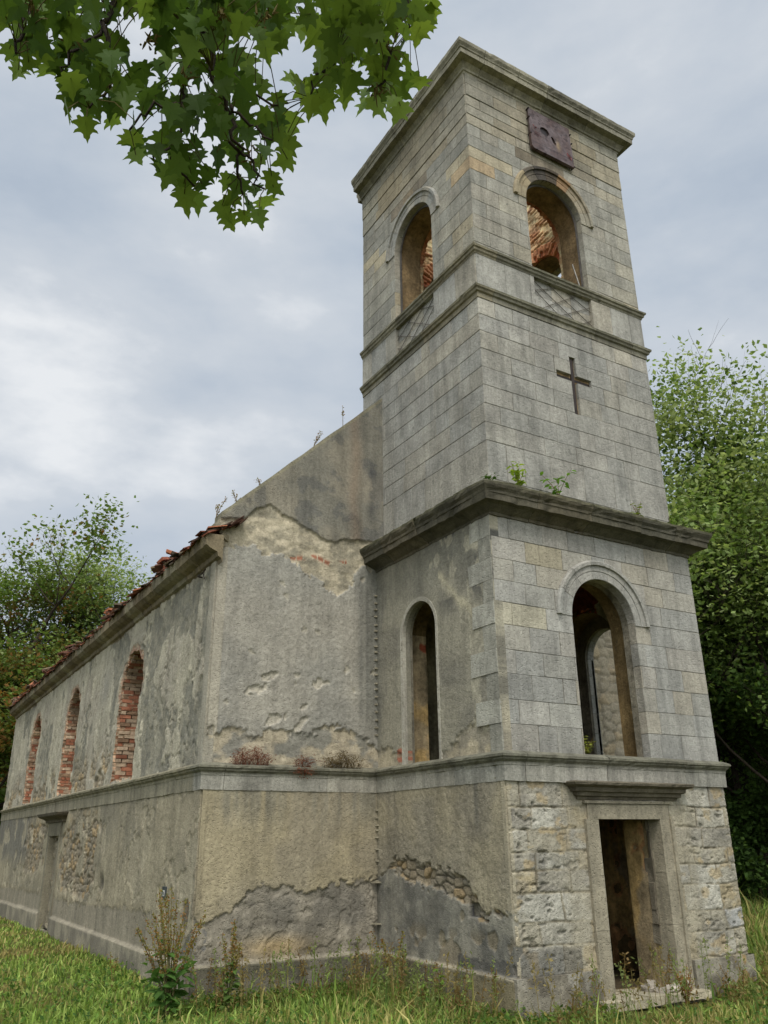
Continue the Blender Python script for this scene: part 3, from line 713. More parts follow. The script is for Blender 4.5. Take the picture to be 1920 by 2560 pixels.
def fn_gable(u, z):
    n = len(u); w1 = .08*(fbm(u*5, z*5, 4, 3)-.5)*2+.02*(fbm(u*20, z*20, 3, 4)-.5)*2
    # base: rough-cast render, warm grey
    c = np.tile(lin((158, 152, 136)), (n, 1)); c = mixc(c, sstep(.35, .7, fbm(u*1.1, z*.9, 4, 8)), lin((144, 140, 127)))
    c = mixc(c, sstep(4.3, 5.2, z)*.5, lin((150, 148, 136)))
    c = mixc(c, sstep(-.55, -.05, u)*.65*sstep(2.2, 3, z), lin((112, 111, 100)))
    for xs, ws in ((-.32, .05), (-.2, .03)): c = mixc(c, np.exp(-((u-xs)/ws)**2)*.45*sstep(2.4, 3.2, z)*sstep(5.6, 4.9, z), lin((92, 92, 84)))
    d = .022+roughcast(u, z, 1, .006)
    # smooth corner lesene
    k = (u < -2.76).astype(float); c = mixc(c, k*.9, lin((166, 158, 138))); d = np.where(k > 0, .027+.001*fbm(u*9, z*9, 3, 6), d)
    # pale exposed stonework between cement and render
    top = line([(-3.0, 5.78), (-2.54, 5.85), (-2.25, 6.13), (-2.08, 6.19), (-1.82, 6.07), (-1.46, 5.93), (-1.12, 5.78), (-.86, 5.75), (-.63, 5.83), (-.12, 5.88), (4, 5.8)], u)
    w2 = jg(u, z, 301)
    low = line([(-3, 5.35), (-2.84, 5.33), (-2.35, 5.36), (-1.93, 5.33), (-1.58, 5.32), (-1.43, 5.1), (-.99, 4.89), (-.77, 4.79), (-.47, 5.04), (-.44, 5.25), (-.32, 5.41), (0, 5.45), (4, 5.4)], u)+w1*.3+w2*1.6
    pe = sstep(-.012, .012, z-low); d_p = -.012+.022*(fbm(u*6, z*8, 5, 12)-.5)*2+.008*(fbm(u*24, z*24, 3, 13)-.5)
    c_p = mixc(np.tile(lin((186, 174, 146)), (n, 1)), sstep(.4, .65, fbm(u*5, z*7, 4, 14)), lin((150, 142, 120)))
    br = .75*np.exp(-((z-5.38-.04*np.sin(u*9))/.04)**2)*sstep(.5, .56, fbm(u*6, z*9, 3, 15))*((u > -2) & (u < -.6)); bs = (np.floor(u/.13+.5) % 1+sstep(.08, .16, np.abs((u/.13) % 1)))
    c_p = mixc(c_p, np.clip(br*1.6, 0, 1)*bs, lin((160, 108, 82)))
    d = d*(1-pe)+d_p*pe; c = mixc(c, pe, c_p)
    # cement gable
    ce = sstep(-.01, .01, z-(top+w1*.2+.35*jg(u, z, 305))); c_c = mixc(np.tile(lin((122, 118, 104)), (n, 1)), sstep(.4, .65, fbm(u*1.6, z*1.6, 5, 21)), lin((138, 131, 113)))
    c_c = mixc(c_c, sstep(.56, .66, fbm(u*4, z*4, 4, 22))*.5, lin((92, 92, 88)))
    c_c = mixc(c_c, np.exp(-((u+.45+.03*np.sin(z*4))/.12)**2)*.35, lin((118, 92, 70)))
    c_c = mixc(c_c, np.exp(-(((u+.1)/.1)**2+((z-7.25)/.2)**2))*.8+np.exp(-(((u+.1)/.1)**2+((z-6.5)/.22)**2))*.7, lin((72, 72, 70)))
    edge = (8.72+.97*u)-z; c_c = mixc(c_c, sstep(.09, .03, edge)*.5, lin((150, 143, 112)))
    d = d*(1-ce)+(.028+.004*(fbm(u*6, z*6, 4, 23)-.5))*ce; c = mixc(c, ce, c_c)
    # ragged pale band above the belt
    lowb = line([(-3, 2.44), (-2.77, 2.44), (-2.38, 2.44), (-2.07, 2.48), (-1.75, 2.56), (-1.35, 2.43), (-.95, 2.57), (-.6, 2.62), (-.35, 2.45), (-.14, 2.37), (-.01, 2.28), (4, 2.4)], u)+w1*.3+w2*1.5
    k = sstep(.012, -.012, z-lowb); c_b = mixc(np.tile(lin((172, 160, 134)), (n, 1)), sstep(.4, .6, fbm(u*4, z*5, 4, 31)), lin((132, 128, 114)))
    d_b = -.006+.02*(fbm(u*6, z*9, 5, 32)-.5)*2; d = d*(1-k)+d_b*k; c = mixc(c, k, c_b)
    # chips
    f1_, f2_, id_ = worley(u*5.5, z*5.5, 351); sm_ = (id_ > .90)*sstep(.30, .25, f1_+.9*(fbm(u*16, z*16, 3, 352)-.5)+.05)*(1-pe)*(u > -2.74)*(z > 2.7); d = d-.016*sm_; c = mixc(c, sm_*.6, lin((172, 164, 142)))
    for x0, z0, a, b in ((-2.18, 3.11, .17, .1), (-1.97, 3.33, .13, .09), (-1.07, 3.26, .15, .09), (-1.85, 2.66, .17, .11), (-1.42, 2.6, .08, .14), (-1.35, 2.88, .05, .05)):
        r = np.hypot((u-x0-(z-z0)*.8)/a, (z-z0)/b)+1.0*(fbm(u*9, z*9, 3, 33)-.5)+6*jg(u, z, 36); k = sstep(.85, .75, r); d = d*(1-k)+(-.004)*k; c = mixc(c, k, lin((178, 170, 150)))
    right = u > 2
    if right.any():
        dr, crr = rubble(u, z, 5.5, 77, 1.6); d = np.where(right, dr+.01, d); c = np.where(right[:, None], mixc(crr, .35, lin((190, 180, 155))), c)
    return d, c
def sd_gable(u, z): return (8.74+.97*np.where(u > TW/2, TW-u, u)-z)/1.39+.02*(fbm(u*4, z*0, 2, 2)-.5)
def sd_gabl(u, z): return np.minimum(sd_gable(u, z), 5.34+40*np.maximum(u+NL-.002, 0)*0+99)
relief('gable_plaster', None, M_PLAST, GAB, -NL, .35, 1.9, 9.1, .018, fn_gable, sd_gable, .3) if False else None
nave_core = MB()
NW = .6
def gable_poly(x0, x1): return [(x0, -1.5), (x1, -1.5), (x1, 8.70+.97*min(x1, TW-x1)), (TW/2, 8.7+.97*TW/2), (x0, 8.70+.97*x0)]
gx0, gx1 = -NL+.04, NX1-.04
prism(nave_core, GAB, [(gx0, -1.5), (gx1, -1.5), (gx1, 8.66+.97*(TW-gx1)), (TW/2, 8.66+.97*TW/2), (gx0, 8.66+.97*gx0)], [], lambda u, z: not (.62 < u < TW-.62 and z < 5.4), -.05, -NW, lin((150, 142, 112)))
WINS = [Arch(8.0, .78, 2.0, 3.76), Arch(13.7, .78, 2.0, 3.82), Arch(19.3, .78, 2.0, 3.82)]
SDOOR = Arch(14.0, .6, -1.02, 1.06, False)
core(nave_core, NAVL, TD+NW, NY1, -1.5, 5.32, [grow(a, .16) for a in WINS]+[grow(SDOOR, .04)], -.06, -.75, lin((150, 132, 104)))
core(nave_core, Frame((NX1, 0, 0), (0, 1, 0), (1, 0, 0)), TD+NW, NY1, -1.5, 5.32, WINS, 0, -.7, lin((160, 150, 126)))
nave_core.box((-NL+.75, NY1-.7, -1.5), (NX1-.7, NY1, 6.2), lin((150, 140, 118)))
nave_core.box((-NL+.75, TD+NW, -1.4), (NX1-.7, NY1-.7, -1.02), lin((96, 86, 62)))
nave = nave_core.build('nave', M_INNER, church); fixnormals(nave)
relief('front_plaster', nave, M_PLAST, GAB, -NL, .35, 1.9, 9.1, .018, fn_gable, sd_gable, .3)
relief('front_rubble', nave, M_PLAST, GAB, TW-.35, NX1, -1.5, 9.1, .035, fn_gable, sd_gable, .3)
relief('gable_plaster', nave, M_PLAST, GAB, .35, TW-.35, 8.9, 10.9, .04, fn_gable, sd_gable, .3)

def fn_front_low(u, z):     # nave front below the belt
    n = len(u); w = .07*(fbm(u*4, z*4, 4, 41)-.5)*2
    c = mixc(np.tile(lin((160, 148, 118)), (n, 1)), sstep(.35, .68, fbm(u*1.5, z*1.5, 4, 42)), lin((146, 136, 112)))
    c = mixc(c, sstep(.4, .7, fbm(u*7, z*.8, 4, 43))*sstep(.9, 1.5, z)*.7, lin((128, 124, 108)))
    d = .03+roughcast(u, z, 44, .005)+.008*(fbm(u*3, z*3, 3, 45)-.5)
    ln = line([(-3, .0), (-2.84, -.12), (-2.43, .0), (-2.1, .28), (-2.02, .32), (-1.59, .27), (-1.07, .25), (-.61, .3), (-.09, .36), (.1, .36)], u)+w*.5+jg(u, z, 311)
    k = sstep(.012, -.012, z-ln); cg = mixc(np.tile(lin((144, 136, 118)), (n, 1)), sstep(.4, .65, fbm(u*2.4, z*2.4, 4, 46)), lin((122, 116, 102)))
    cg = mixc(cg, np.exp(-(((u+1.7)/.5)**2+((z+.48)/.13)**2))*.8, lin((172, 148, 104)))
    cg = mixc(cg, np.exp(-(((u+1.65)/.6)**2+((z+.28-.12*np.cos((u+1.65)*2))/.035)**2))*.6, lin((90, 84, 72)))
    fl = fbm(u*5, z*5, 4, 47); dg = .016+roughcast(u, z, 48, .0055)-.016*sstep(.52, .56, fl)
    d = d*(1-k)+dg*k; c = mixc(c, k, cg)
    crack = np.exp(-((fbm(u*2.2, z*3.5, 4, 49)-.5)/.008)**2)*sstep(.55, .3, z); d -= .012*crack; c = c*(1-.3*crack)[:, None]
    k = np.exp(-(((u+.95)/.07)**2+((z-.12)/.06)**2)); d -= .03*k
    k = (u < -2.84); d = np.where(k & (z > 0), .036, d)
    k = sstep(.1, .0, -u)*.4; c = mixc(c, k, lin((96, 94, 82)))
    pl = sstep(ZPL+.01, ZPL-.01, z); d = d*(1-pl)+(.075+.004*roughcast(u, z, 50, 1))*pl
    c = mixc(c, pl, mixc(np.tile(lin((118, 112, 96)), (n, 1)), sstep(.4, .6, fbm(u*3, z*5, 4, 51)), lin((96, 92, 76))))
    top = np.exp(-((z-ZPL+.012)/.018)**2); c = mixc(c, top*.6, lin((168, 158, 134)))
    return d, c
relief('lower_plaster', nave, M_PLAST, GAB, -NL-.0, .0, -1.5, 1.66, .016, fn_front_low, None, .1)

def fn_tl_low(u, z):        # tower left side below the belt (u = y)
    n = len(u); w = .05*(fbm(u*6, z*6, 4, 61)-.5)*2
    c = mixc(np.tile(lin((154, 144, 118)), (n, 1)), sstep(.35, .68, fbm(u*1.6, z*1.6, 4, 62)), lin((138, 130, 110)))
    c = mixc(c, np.exp(-((u-.62)/.05)**2)*sstep(.9, 1.2, z)*.6, lin((100, 98, 88)))
    d = .03+roughcast(u, z, 64, .007)
    L_ = [(-.1, .0), (.09, -.04), (.38, .0), (.53, -.07), (.73, .03), (.94, .2), (1.21, .27), (1.74, .35), (1.99, .37), (2.32, .42), (2.73, .51), (3.0, .4), (3.3, .25)]
    ln = line(L_, u)
    # band of bare rubble along the break
    bw = .16*sstep(.3, .9, u)*sstep(3.1, 2.4, u)+.02
    w = w*.5+jg(u, z, 321, .8); ru = sstep(.012, -.012, np.abs(z-ln-.03)-bw+w*1.2); dr, crr = rubble(u, z, 9, 65, 1.7)
    d = d*(1-ru)+(dr+.012)*ru; c = mixc(c, ru, crr)
    k = sstep(.012, -.012, z-(ln-bw+.1+w*1.2)); cg = mixc(np.tile(lin((138, 133, 117)), (n, 1)), sstep(.35, .65, fbm(u*2.2, z*3, 4, 66)), lin((112, 109, 98)))
    cg = mixc(cg, sstep(.55, .66, fbm(u*3+5, z*3, 3, 67))*.6*sstep(-.3, .1, z), lin((142, 138, 122)))
    cg = mixc(cg, sstep(.5, .66, fbm(u*5, z*3, 5, 167))*.45, lin((168, 162, 142))); cg = mixc(cg, sstep(.55, .7, fbm(u*3+2, z*4, 5, 168))*.4, lin((88, 86, 78))); d = d*(1-k)+(.026+.010*(fbm(u*9, z*9, 5, 68)-.5))*k; c = mixc(c, k, cg)
    fl = sstep(.60, .63, fbm(u*4, z*4, 4, 69))*k*sstep(-.1, -.35, z); d -= .014*fl; c = mixc(c, fl*.7, lin((134, 122, 98)))
    r = np.maximum(np.abs(u-.8)/.1, np.abs(z-.06)/.085)+.3*(fbm(u*12, z*12, 2, 70)-.5); h = sstep(1.05, .9, r); d -= .09*h; c = mixc(c, h, lin((48, 48, 50)))
    for x0, z0, a_ in ((.42, -.28, .1), (1.06, -.02, .06), (1.55, -.33, .08)):
        r = np.hypot((u-x0)/a_, (z-z0)/(a_*1.3))+.9*(fbm(u*9, z*9, 3, 71)-.5); h = sstep(1, .9, r); d -= .016*h; c = mixc(c, h*.5, lin((140, 126, 96)))
    k = (u < .07) & (z > .05); d = np.where(k, .034, d); c = mixc(c, k*.7, lin((168, 158, 132)))
    k = sstep(-.48, -.5, z+w)*(u < 1.2); c = mixc(c, k*.7, lin((84, 82, 78)))
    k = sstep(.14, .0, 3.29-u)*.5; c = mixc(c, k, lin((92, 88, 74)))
    pl = sstep(ZPL+.01, ZPL-.01, z); d = d*(1-pl)+(.07+.004*roughcast(u, z, 72, 1))*pl
    c = mixc(c, pl, mixc(np.tile(lin((134, 124, 96)), (n, 1)), sstep(.4, .6, fbm(u*3, z*5, 4, 73)), lin((110, 104, 84))))
    c = mixc(c, np.exp(-((z-ZPL+.012)/.018)**2)*.6, lin((170, 160, 136)))
    return d, c
relief('lower_plaster', tower, M_PLAST, LEFT, 0, TD, -1.5, 1.66, .016, fn_tl_low, None, .1)

QB = {0: .24, 1: .54, 2: .28, 3: .58, 4: .28, 5: .5, 6: .24, 7: .56, 8: .28, 9: .5}
def fn_tl_mid(u, z):
    n = len(u)
    c = mixc(np.tile(lin((150, 144, 124)), (n, 1)), sstep(.38, .66, fbm(u*1.5, z*1.3, 4, 82)), lin((132, 127, 111)))
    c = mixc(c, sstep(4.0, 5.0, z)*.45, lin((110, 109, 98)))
    s = fbm(u*3, z*2.4, 5, 83)
    c = mixc(c, sstep(.5, .62, s)*sstep(3.9, 4.4, z)*sstep(1.5, 1.0, u)*.8, lin((78, 78, 74)))
    band = np.exp(-((z-(4.55-(1.15-u)*1.0)+.1*(fbm(u*6, z*6, 3, 84)-.5)*2)/.09)**2)*(u > .3)*(u < 1.35); c = mixc(c, band*.75, lin((186, 176, 146)))
    blot = sstep(.58, .64, fbm(u*5, z*4, 4, 85))*sstep(4.3, 4.7, z)*(u < 1.6); c = mixc(c, blot*.6, lin((178, 170, 146)))
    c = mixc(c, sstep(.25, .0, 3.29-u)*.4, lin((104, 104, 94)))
    d = .012+roughcast(u, z, 81, .005)
    w = .05*(fbm(u*7, z*7, 3, 86)-.5)*2
    lw = line([(-.1, 2.6), (.3, 2.56), (.62, 2.44), (.9, 2.3), (1.3, 2.12), (1.5, 2.04), (2.5, 2.2), (2.9, 2.26), (3.3, 2.3)], u)+w*.4+jg(u, z, 331)
    k = sstep(.012, -.012, z-lw); d = d*(1-k)+(-.008+.012*(fbm(u*7, z*9, 4, 87)-.5)*2)*k
    c = mixc(c, k, mixc(np.tile(lin((176, 164, 136)), (n, 1)), sstep(.4, .6, fbm(u*4, z*4, 3, 88)), lin((146, 138, 118))))
    kb = (np.hypot((u-2.55)/.14, (z-2.13)/.12)+.5*(fbm(u*7, z*7, 2, 89)-.5) < 1); c = mixc(c, kb*.8, np.where((np.floor(z/.07) % 2 > 0)[:, None], lin((170, 96, 70)), lin((160, 130, 104))))
    kk = (u < .62)*sstep(.45, .6, fbm(u*6, z*5, 4, 90)); c = mixc(c, kk*.5, lin((186, 178, 152)))
    return d, c
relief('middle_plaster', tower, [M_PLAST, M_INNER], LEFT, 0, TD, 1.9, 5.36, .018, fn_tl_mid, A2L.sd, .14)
# quoins biting into that plaster
mbq = MB(); rnq = np.random.default_rng(5)
for k in range(len(R2)-1):
    u1 = QB[k]; a_, b_ = R2[k]+.003, R2[k+1]-.003
    parts_ = [(.003, u1)] if u1 < .45 or k in (1, 3, 5, 7) else [(.003, .24), (.246, u1)]
    for l, r in parts_:
        pr_ = .026 if k in (1, 3, 5) else .017
        Pq = [(l, a_), (r+rnq.uniform(-.02, .02), a_), (r+rnq.uniform(-.02, .02), b_), (l, b_)]
        prism(mbq, LEFT, Pq, [], lambda u, z: True, pr_, -.12, (lin((172, 170, 158)) if k % 2 else lin((156, 154, 142)))*rnq.uniform(.9, 1.08))
mbq.build('quoin', M_STONE, tower)

FROWS = [-.64, -.31, -.05, .28, .54, .76, 1.03, 1.31, 1.68]
def fn_front_rub(u, z):
    n = len(u); e, h1, h2 = blocks_big(u, z, FROWS, 91)
    k = sstep(-.004, .022, e)
    pal = np.array([lin(x) for x in ((164, 158, 140), (158, 156, 147), (166, 152, 120), (148, 142, 126), (160, 152, 130), (172, 167, 150))])
    c = pal[np.minimum((h1*6).astype(int), 5)]*(.88+.24*h2)[:, None]
    c = c*(.75+.5*fbm(u*8, z*8, 4, 93))[:, None]
    c = mixc(c, sstep(.50, .60, fbm(u*4, z*5, 5, 94)+jg(u, z, 93)*.6)*.5, mixc(np.tile(lin((176, 168, 146)), (n, 1)), fbm(u*9, z*9, 3, 89), lin((146, 140, 122)))); c = mixc(c, sstep(.6, .7, fbm(u*2.2, z*3, 4, 88))*.5, lin((112, 108, 98)))
    c = mixc(c, sstep(.62, .70, fbm(u*3.5+4, z*5, 5, 95))*.4, lin((172, 144, 88)))
    mortar = mixc(np.tile(lin((168, 158, 130)), (n, 1)), sstep(.4, .6, fbm(u*6, z*6, 3, 96)), lin((140, 130, 106)))
    c = mixc(mortar, k, c)
    d = .008*k*(.3+.9*h2)-.008*np.exp(-(e/.007)**2)+.010*(fbm(u*5, z*7, 5, 97, .62)-.5)+.024*(fbm(u*20, z*26, 4, 98, .6)-.5)-.012*(h2 > .4)*np.exp(-(e/.008)**2)+.004
    crev = sstep(.33, .27, fbm(u*7, z*16, 4, 99)); d -= .022*crev; c = c*(1-.3*crev)[:, None]; c = c*(1-.4*np.exp(-(e/.009)**2))[:, None]
    near = sstep(.35, .1, np.abs(np.abs(u-2.12)-1.0)); d = d*(1-.5*near); c = mixc(c, near*.45, lin((168, 158, 132)))
    k = sstep(-.28, -.36, z+.06*fbm(u*6, z*6, 2, 92))*(u < 1.05); c = mixc(c, k*.6, lin((88, 86, 80)))
    k = (u < .045).astype(float); c = mixc(c, k*.8, lin((172, 162, 136)))
    return d, c
fr_hole = Arch(2.14, .80, -1.2, 1.34, False)
relief('front_rubble', tower, M_PLAST, FRONT, 0, TW, ZPL-.05, 1.66, .014, fn_front_rub, fr_hole.sd, .12)
def fn_pl_front(u, z):
    n = len(u); c = mixc(np.tile(lin((148, 141, 122)), (n, 1)), sstep(.4, .64, fbm(u*2.6, z*3, 5, 101)), lin((112, 105, 90)))
    c = mixc(c, sstep(.55, .65, fbm(u*5, z*3, 4, 102))*.6, lin((156, 150, 134))); c = mixc(c, sstep(3.6, 4.0, u)*sstep(.5, .6, fbm(u*4, z*4, 3, 103))*.7, lin((150, 122, 66)))
    jn = np.minimum(np.abs(u-.62), np.abs(u-3.9)*9+9); d = .0+roughcast(u, z, 104, .006)-.012*sstep(.012, .004, jn)
    return d, c
FP = Frame((0, -.055, 0), (1, 0, 0), (0, -1, 0)); RP = Frame((TW+.055, 0, 0), (0, 1, 0), (1, 0, 0))
relief('plinth', tower, M_PLAST, FP, -.06, 1.30, -1.5, ZPL, .016, fn_pl_front, None, .16)
relief('plinth', tower, M_PLAST, FP, 3.02, TW+.055, -1.5, ZPL-.01, .016, fn_pl_front, None, .16)
relief('plinth', tower, M_PLAST, RP, -.053, TD, -1.5, ZPL-.01, .05, fn_pl_front, None, .16)
relief('lower_rubble', tower, M_PLAST, RIGHT, 0, TD, -1.5, 1.66, .04, fn_front_rub, None, .12)

# nave side wall
def fn_nave_up(u, z):
    n = len(u)
    c = mixc(np.tile(lin((178, 170, 146)), (n, 1)), sstep(.35, .68, fbm(u*.9, z*.8, 4, 111)), lin((164, 156, 136)))
    d = .03+.012*(fbm(u*3, z*1.2, 4, 112)-.5)+roughcast(u, z, 113, .005)
    s = fbm(u*1.5, z*1.1, 5, 114); near = sstep(7.6, 5.0, np.abs(u-5.4)*2.2+np.abs(z-2.9)*1.3)
    pk = sstep(.50, .515, s+.5*jg(u, z, 341)+.035*near-.11*(1-near)); d -= .014*pk; c = mixc(c, pk, mixc(np.tile(lin((132, 128, 112)), (n, 1)), sstep(.4, .6, fbm(u*6, z*6, 3, 115)), lin((150, 144, 124))))
    # flakes: short slanted lifts
    fx = fbm(u*3.2+z*.9, z*1.7, 4, 116); cr_ = np.exp(-((fx-.5)/.010)**2)*sstep(.45, .6, fbm(u*1.8, z*1.8, 3, 117)); d -= .03*cr_; c = c*(1-.45*cr_)[:, None]
    bl = sstep(.62, .64, fbm(u*4.5, z*3, 4, 118)); d += .012*bl
    k = sstep(3.0, 2.1, z+.5*(fbm(u*1.2, z, 3, 119)-.5))*(u > 9); dr, crr = rubble(u, z, 7, 120, 1.4); kk = k*sstep(.42, .5, fbm(u*2, z*2, 3, 121)); d = d*(1-kk)+(dr+.02)*kk; c = mixc(c, kk, crr*1.15)
    for a in WINS:
        s0 = a.sd(u, z)+.3*(fbm(u*2.5, z*2.5, 3, 122)-.42)+jg(u, z, 123, .8); side = (u > a.c) | (z > a.zs)
        k = sstep(.16, .13, s0)*np.where(side, 1, .35)*(z > a.zs-.2)+sstep(.12, .1, s0)*.0
        row = np.floor(z/.08); brc = np.where((_h(row, np.floor(u/.14+row*.5), 4) > .5)[:, None], lin((166, 120, 94)), lin((188, 162, 132)))
        d -= .02*np.clip(k, 0, 1); c = mixc(c, np.clip(k, 0, 1)*.7, brc*(.7+.3*sstep(.1, .25, np.abs(z/.08 % 1-.5)))[:, None])
    k = (u < TD+.22).astype(float); c = mixc(c, k*.6, lin((172, 164, 144))); d = d*(1-k)+.034*k
    c = mixc(c, sstep(5.05, 5.3, z)*.5, lin((120, 92, 68)))
    c = mixc(c, np.exp(-((u-10.2)/.5)**2-((z-4.1)/.5)**2)*.5, lin((112, 112, 108)))
    crk = np.exp(-((u-(21.5+.25*np.sin(z*2)))/.05)**2)*(z > 3.5); d -= .05*crk; c = c*(1-.6*crk)[:, None]
    return d, c
def wsd(u, z):
    s = 9.
    for i, a in enumerate(WINS): s = np.minimum(s, a.sd(u, z)+.08*(fbm(u*5, z*6, 3, 130+i)-.5)*2)
    return s
relief('side_plaster', nave, [M_PLAST, M_BRICK], NAVL, TD, 12, 1.9, 5.34, .024, fn_nave_up, wsd, .42, skirt_mat=1)
relief('side_plaster', nave, [M_PLAST, M_BRICK], NAVL, 12, NY1, 1.9, 5.34, .034, fn_nave_up, wsd, .42, skirt_mat=1)
def fn_nave_lo(u, z):
    n = len(u)
    c = mixc(np.tile(lin((158, 148, 122)), (n, 1)), sstep(.35, .66, fbm(u*.8, z*.9, 4, 141)), lin((134, 127, 107)))
    c = mixc(c, sstep(4.6, 3.8, u)*.6, lin((150, 140, 116))); c = mixc(c, sstep(16.5, 18.5, u)*sstep(.2, .7, z)*.5, lin((96, 96, 92)))
    d = .03+roughcast(u, z, 142, .006)+.012*(fbm(u*2, z*2, 3, 143)-.5)
    w = .3*(fbm(u*2.5, z*2.5, 4, 144)-.5)*2
    ru = sstep(.06, -.06, np.abs(u-11.2+w*3)-1.7)*sstep(-.15, 0., z+w)+sstep(.06, -.06, np.abs(u-16.9+w*3)-1.5)*sstep(.1, .3, z+w)
    ru = np.clip(ru, 0, 1)*sstep(.34, .36, fbm(u*1.3, z*1.6, 4, 155)+jg(u, z, 156)*.8)*np.where(z > 1.3+w*.6, .4, 1); dr, crr = rubble(u, z, 7.5, 145, 1.35)
    d = d*(1-ru)+(dr+.012)*ru; c = mixc(c, ru, crr*1.1)
    pz2 = sstep(.60, .61, fbm(u*1.7, z*1.9, 5, 158)+jg(u, z, 159)*.6)*(1-ru); d = d-.014*pz2; c = mixc(c, pz2*.7, lin((166, 156, 130)))
    w = w+jg(u, z, 157)*2; ln = line([(3, -.2), (4.3, -.35), (5, -.15), (6.41, -.1), (9.4, -.25), (12.9, -.25), (17.8, -.3), (25, -.4)], u)+w*.4
    k = sstep(.02, -.02, z-ln); cg = mixc(np.tile(lin((142, 134, 114)), (n, 1)), sstep(.4, .62, fbm(u*3, z*.7, 4, 146)), lin((150, 141, 120)))
    d = d*(1-k)+(.018+roughcast(u, z, 147, .004))*k; c = mixc(c, k, cg)
    c = mixc(c, np.exp(-((z-ln-.03)/.04)**2)*.5, lin((160, 148, 120)))
    k = np.exp(-(((u-8.75)/.18)**2+((z-.2)/.14)**2)); d -= .05*k; c = mixc(c, k*.8, lin((62, 60, 54)))
    r = np.hypot((u-3.62)/.14, (z+.02)/.2)+.6*(fbm(u*8, z*6, 3, 148)-.5); k = sstep(1, .8, r); d -= .02*k; c = mixc(c, k*.7, lin((88, 78, 64)))
    r = np.abs(u-3.3)/.42+(z+.55)/.35; k = sstep(1.05, 1., r)*(z < -.1); d -= .02*k; c = mixc(c, k*.6, lin((116, 116, 114)))
    fx = fbm(u*2.6+z*.8, z*2, 4, 149); cr_ = np.exp(-((fx-.5)/.008)**2)*sstep(.5, .62, fbm(u*1.5, z*1.5, 3, 150)); d -= .02*cr_; c = c*(1-.4*cr_)[:, None]
    pz = np.interp(u, [3, 15, 24.3], [ZPL, -.68, -.8]); pl = sstep(.012, -.012, z-pz); d = d*(1-pl)+(.075+roughcast(u, z, 151, .004))*pl
    c = mixc(c, pl, mixc(np.tile(lin((150, 142, 120)), (n, 1)), sstep(.4, .6, fbm(u*2, z*2, 4, 152)), lin((128, 121, 104)))); c = mixc(c, np.exp(-((z-pz+.012)/.02)**2)*.6, lin((166, 156, 132)))
    return d, c
relief('side_lower_plaster', nave, M_PLAST, NAVL, TD, 12, -1.5, 1.66, .022, fn_nave_lo, None, .2)
relief('side_lower_plaster', nave, M_PLAST, NAVL, 12, NY1, -1.5, 1.66, .034, fn_nave_lo, grow(SDOOR, .2).sd, .3)

# window infills, inner frame
for wi, a in enumerate(WINS):
    bj = MB(); rb = np.random.default_rng(700+wi); y0 = a.c+a.r; bh = .079
    def bcol(z):
        red = rb.random() < (.75 if (wi == 1 and z < 2.9) else .35)
        return (lin((162, 108, 84)) if red else lin((184, 162, 138)) if rb.random() < .7 else lin((150, 122, 98)))*rb.uniform(.6, 1.0)
    k = 0; z = 2.0
    while z < a.zs:
        x = -NL+.01+(-.11 if k % 2 else 0)
        while x < -NL+.44:
            xa = max(x, -NL+.005+rb.uniform(0, .03)); xb = min(x+.22, -NL+.46)
            if xb-xa > .03: bj.box((xa+.004, y0-.015-rb.uniform(0, .035), z+.006), (xb-.005, y0+.12, z+bh-.005), bcol(z), .005)
            x += .235
        z += bh; k += 1
    nA = int(math.pi*a.r/bh)
    for j in range(nA):
        t = math.pi*(j+.5)/nA; rr_ = a.r-.012-rb.uniform(0, .03)
        x = -NL+.02+(-.11 if j % 2 else 0)
        while x < -NL+.44:
            xa = max(x, -NL+.01+rb.uniform(0, .05)); xb = min(x+.22, -NL+.46)
            if xb-xa > .03:
                Mx = Matrix.Translation(((xa+xb)/2, a.c+(rr_+.06)*math.cos(t), a.zs+(rr_+.06)*math.sin(t))) @ Matrix.Rotation(t, 4, 'X'); bj.obox(Mx, (xb-xa-.008, .12, bh-.012), bcol(4)*.8, .005)  # head bricks coloured darker, painting the shade under the arch
            x += .235
    bj.build('brick_jamb', M_TILE, nave)
wf = MB()
wf.box((-NL+.32, 13.7-.8, 1.99), (-NL+.45, 13.7+.8, 3.95), lin((150, 142, 120)))
wf.build('window_infill', M_PLAST, nave); wf = MB()
wf.box((-NL+.40, 19.3-.8, 1.99), (-NL+.5, 19.3+.8, 2.9), lin((170, 140, 110)))
wf.build('window_infill', M_PLAST, nave)
wp = MB(); wp.box((-NL+.1, 7.27, 1.99), (-NL+.2, 7.33, 4.0), lin((96, 76, 56)), .004); wp.box((-NL+.08, 7.235, 1.99), (-NL+.24, 7.262, 3.9), lin((150, 118, 84)), .004); wp.build('window_post', M_METAL, nave)
# side doorway
sdm = MB(); DC = lin((136, 130, 112))
for y0, y1 in ((SDOOR.c-.6-.2, SDOOR.c-.6), (SDOOR.c+.6, SDOOR.c+.8)): sdm.box((-NL-.05, y0, -1.15), (-NL+.3, y1, 1.28), DC, .004)
sdm.box((-NL-.06, SDOOR.c-.80, 1.06), (-NL+.3, SDOOR.c+.80, 1.36), DC*.9, .004)
sdf = sdm.build('side_doorway', M_STONE, nave)
inf = MB(); inf.box((-NL+.12, SDOOR.c-.6, -1.1), (-NL+.3, SDOOR.c+.6, 1.07), lin((140, 132, 112)))
for i in range(60):
    y = SDOOR.c+RNG.uniform(-.55, .55); z = -1.05+2.1*(i/60); inf.box((-NL+.10-RNG.uniform(0, .03), y-.12, z), (-NL+.14, y+.12, z+.1), lin((150, 140, 116))*RNG.uniform(.6, 1.2), .01)
inf.build('blocked_opening', M_PLAST, nave)
